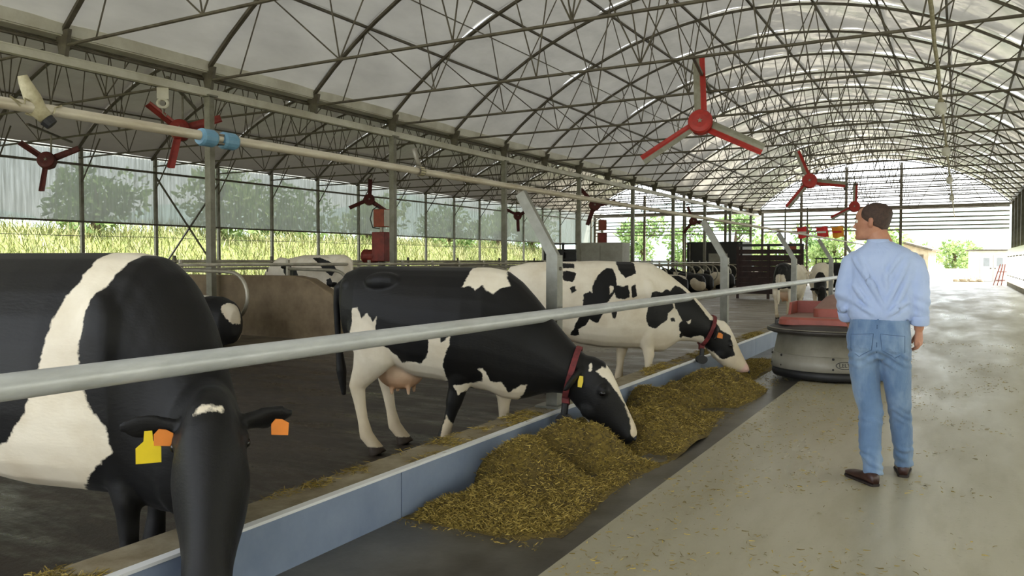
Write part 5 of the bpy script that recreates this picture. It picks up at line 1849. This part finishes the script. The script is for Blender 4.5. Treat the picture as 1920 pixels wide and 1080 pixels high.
def leaf_mat(name, c1, c2, c3):
    t_ = NT(name)
    gi = t_.n('ShaderNodeNewGeometry')
    col = t_.ramp(gi.outputs['Random Per Island'], [(0.0, lin(c1)), (0.5, lin(c2)), (1.0, lin(c3))])
    d = t_.n('ShaderNodeBsdfDiffuse')
    tr = t_.n('ShaderNodeBsdfTranslucent')
    t_.l(col, d.inputs['Color'])
    t_.l(col, tr.inputs['Color'])
    m_ = t_.n('ShaderNodeMixShader')
    m_.inputs[0].default_value = .35
    t_.l(d.outputs[0], m_.inputs[1])
    t_.l(tr.outputs[0], m_.inputs[2])
    return t_.done(m_.outputs[0])


M_LEAF = leaf_mat('tree_leaves', '5e7a48', '85a066', 'b0c48e')  # both leaf greens paled, haze put into the colour
M_LEAF2 = leaf_mat('bush_leaves', '6f8a52', '98b072', 'c0cc98')
M_BARK = simple('bark', '5a4a38', 0.9, 0.0, 0.3, 6, 0.4)


def tree(label, x, y, z, h, w, n, mat=None, name='tree', cat='tree', group='trees outside the barn'):
    t_ = thing(name, label, cat, (x, y, z), random.uniform(0, 6), group)
    MB().tube([(0, 0, -.2), (.05, .03, h * .3), (-.05, .08, h * .6), (.02, 0, h * .85)], [w * .055, w * .045, w * .03, .02], 8).build('trunk', M_BARK, t_)
    for k in range(4):
        a = k * 1.7
        MB().tube([(0, .03, h * (.3 + .1 * k)), (w * .25 * math.cos(a), w * .25 * math.sin(a), h * (.5 + .1 * k))], [w * .02, .015], 6).build('branch', M_BARK, t_)
    cl = []
    for _ in range(14):
        a, rr = random.uniform(0, 2 * PI), math.sqrt(random.random())
        zz = random.uniform(.28, .95)
        sc_ = math.sin(PI * min(1, (zz - .1) / .95)) ** .6
        cl.append((rr * w * .38 * sc_ * math.cos(a), rr * w * .38 * sc_ * math.sin(a), zz * h, w * random.uniform(.12, .22)))
    P_, D_ = [], []
    for _ in range(n):
        c_ = random.choice(cl)
        v = np.random.normal(size=3)
        v /= np.linalg.norm(v)
        r_ = c_[3] * random.uniform(.7, 1.05)
        P_.append((c_[0] + v[0] * r_, c_[1] + v[1] * r_, c_[2] + v[2] * r_ * .8))
        q = v + np.random.normal(size=3) * .7
        D_.append(q / np.linalg.norm(q))
    o = strands('foliage', np.array(P_), np.array(D_), np.random.uniform(.18, .36, n) * (w / 4) ** .5, np.random.uniform(.10, .2, n) * (w / 4) ** .5, mat or M_LEAF, .2, t_)
    o['kind'] = 'stuff'
    return t_


tr_spots = [(-24, 66, 5.2, 5), (-20.5, 68, 4.6, 4.6), (-17, 70, 5.4, 5.2), (-14, 66, 3.8, 4), (-11, 69, 4.2, 4.6), (-8.5, 66, 3.6, 3.8), (-4.9, 62.0, 3.8, 3.6), (-3.6, 95, 3.2, 4), (-.6, 100, 3.6, 4.4), (1.4, 112, 3.4, 4.6), (-5.5, 104, 3.8, 5)]
nm = ['beyond the far gable, behind the pale cabinet', 'beyond the far gable left of the black cabin', 'beyond the far gable above the black cabin', 'low and round beyond the gable right of the black cabin', 'beyond the far gable above the board gate', 'low and light behind the rear facing cow', 'behind the coloured flags at the gable',
      'low by the dark roofed shed', 'small in the bright yard right of the man', 'small beside the white hut in the distance', 'hazy behind the dark roofed shed']
for (x, y, h, w), s in zip(tr_spots, nm):
    tree('green tree ' + s, x, y, -.05, h, w, 1500, M_LEAF2 if h < 4 else M_LEAF)
for i in range(9):
    tree('leafy bush on top of the grass bank outside the left wall', -34 - random.uniform(0, 3), 8 + 7.2 * i + random.uniform(-1.5, 1.5), 2.2, random.uniform(2.6, 4.2), random.uniform(4.5, 6.5), 1300, M_LEAF2 if i % 2 else M_LEAF, 'bush', 'bush', 'bushes on the grass bank')

# white hut with double door beyond the gable
M_HUT = simple('white_hut_wall', 'd9d7d0', 0.7, 0.0, 0.15, 1.5, 0.1, dark='bdb9ad')
M_HUTD = simple('white_hut_door', 'c9c8c6', 0.5, 0.0, 0.15, 3, 0.05, dark='adaba8')
M_GLASSD = simple('dull_window_glass', '8b9196', 0.2, 0.0, 0.2, 4, 0)
hut = thing('hut', 'small white hut with a double door in the sunny yard beyond the barn', 'hut', (1.95, 66.5, -.03), R(12))
MB().box(-.95, 1.15, 0, 2.4, 0, 2.2).build('walls', M_HUT, hut)
MB().bar((-1.1, 1.2, 2.26), (1.3, 1.2, 2.26), 2.9, .08).build('roof', M_STEEL_DARK, hut)
for x0 in (-.72, .12):
    d_ = MB().box(x0, x0 + .78, -.05, .0, .04, 1.9).build('door', M_HUTD, hut)
    MB().box(x0 + .2, x0 + .58, -.062, -.05, 1.1, 1.7).build('window_pane', M_GLASSD, d_)
    MB().box(x0 + (.62 if x0 < 0 else .06), x0 + (.7 if x0 < 0 else .14), -.09, -.05, .9, 1.0).build('handle', M_STEEL_DARK, d_)
sh_ = thing('shed', 'low shed with a dark sloping roof outside, right of the man\'s shoulder', 'shed', (-3.6, 76.0, -.03), R(-4))
MB().add([(-3, -3, 0), (1.55, -3, 0), (1.55, 3, 0), (-3, 3, 0), (-3, -3, 3.7), (1.55, -3, 2.35), (1.55, 3, 2.35), (-3, 3, 3.7)], [(0, 3, 2, 1), (4, 5, 6, 7), (0, 1, 5, 4), (1, 2, 6, 5), (2, 3, 7, 6), (3, 0, 4, 7)]).build('walls', simple('shed_boards', 'b9ad95', 0.8, 0, 0.25, 2, .2, dark='8d8069'), sh_)
MB().bar((-3.2, 0, 3.86), (1.85, 0, 2.36), 6.6, .14, (0, 0, 1)).build('roof', M_STEEL_DARK, sh_)
MB().box(.55, 1.2, -3.04, -3.0, 0, 2.0).build('door', simple('shed_door', '5b5347', .7, 0, .2, 4, .1), sh_)
M_REDP = simple('red_painted_tube', 'b56a60', 0.5, 0.0, 0.2, 4, 0.05)
bq = thing('leaning_barrier', 'red barrier frame leaning against the right wall at its far end', 'barrier', (1.98, 55.2, 0))
for k in range(3):
    MB().tube([(-.25 + .2 * k, 0, 0), (.10 + .12 * k, .1, 1.25)], .03, 8).build('tube', M_REDP, bq)
for z in (.3, .8):
    MB().tube([(-.2 + z * .25, .03, z), (.3 + z * .15, .06, z)], .025, 8).build('cross_tube', M_REDP, bq)
M_RUBBLE = simple('rubble_stone', 'a3967f', .9, 0, .3, 4, .3)
for i in range(10):
    g = MB().ball((0, 0, 0), (.22 + .1 * random.random(), .2, .16), 8, 6)
    g.v = [(a + .04 * random.uniform(-1, 1), b_ + .04 * random.uniform(-1, 1), c_ + .03 * random.uniform(-1, 1)) for a, b_, c_ in g.v]
    tag(g.build('stone', M_RUBBLE, None, False, (-.2 + .16 * i, 64.2 + .55 * (i % 3), .08), (0, 0, random.uniform(0, 6))), 'rough stone of the small heap beside the white hut', 'stone', 'stones heaped beside the hut')
# long low white wall in the yard
tag(MB().box(-3.0, .6, 84.0, 84.3, -.03, .75).build('yard_wall', M_HUT), 'low pale wall across the bright yard', 'wall')
# coloured flags under the gable beam
M_FLR = simple('red_flag_cloth', 'e0333a', .6, 0, .1, 4, .05)
M_FLY = simple('yellow_flag_cloth', 'f2a32c', .6, 0, .1, 4, .05)
fl_spots = [(-8.75, 'red flag with a pale stripe hanging under the far gable, leftmost of the flags', 'r'), (-7.6, 'red and green flag hanging under the far gable, in the middle', 'r'), (-6.7, 'orange yellow flag hanging under the far gable beside the man\'s face', 'y')]
for x, lb, c in fl_spots:
    f_ = thing('flag', lb, 'flag', (x, 53.07, 3.60), 0, 'flags under the far gable')
    f_.scale = (.8, .8, 1)
    vs_, fs_ = [], []
    for s_ in (0, .012):
        for j in range(5):
            for i in range(9):
                vs_.append((-.42 + .105 * i + .03 * j, .08 * math.sin(i * .9 + j * .5) + s_, -.02 - .17 * j - .05 * math.sin(i * .7)))
    for j in range(4):
        for i in range(8):
            a = j * 9 + i
            fs_.append((a, a + 1, a + 10, a + 9))
            fs_.append((a + 45, a + 54, a + 55, a + 46))
    MB().add(vs_, fs_).build('cloth', M_FLR if c == 'r' else M_FLY, f_, True)
    g = MB().box(-.3, .35, -.10, -.07, -.42, -.30)
    g.build('stripe', M_WHITE if c == 'r' else M_FLR, f_)
    MB().tube([(-.5, 0, 0), (.5, 0, 0)], .02, 6).build('flag_rod', M_STEEL_DARK, f_)
    MB().tube([(0, 0, 0), (0, 0, 1.10)], .008, 5).build('cord', M_STEEL_DARK, f_)
# distant wooded hills
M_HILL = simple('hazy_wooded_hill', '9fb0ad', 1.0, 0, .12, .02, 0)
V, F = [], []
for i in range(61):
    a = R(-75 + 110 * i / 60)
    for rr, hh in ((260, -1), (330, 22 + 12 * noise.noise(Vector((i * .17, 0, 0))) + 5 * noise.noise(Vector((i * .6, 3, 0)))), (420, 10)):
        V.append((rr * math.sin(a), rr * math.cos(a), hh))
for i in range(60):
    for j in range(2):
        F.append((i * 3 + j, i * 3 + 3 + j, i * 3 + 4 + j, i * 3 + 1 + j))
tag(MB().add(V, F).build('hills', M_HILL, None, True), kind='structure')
tag(MB().box(-420, 420, -200, 430, -1.2, -1.0).build('ground_far', M_GROUND), kind='structure')
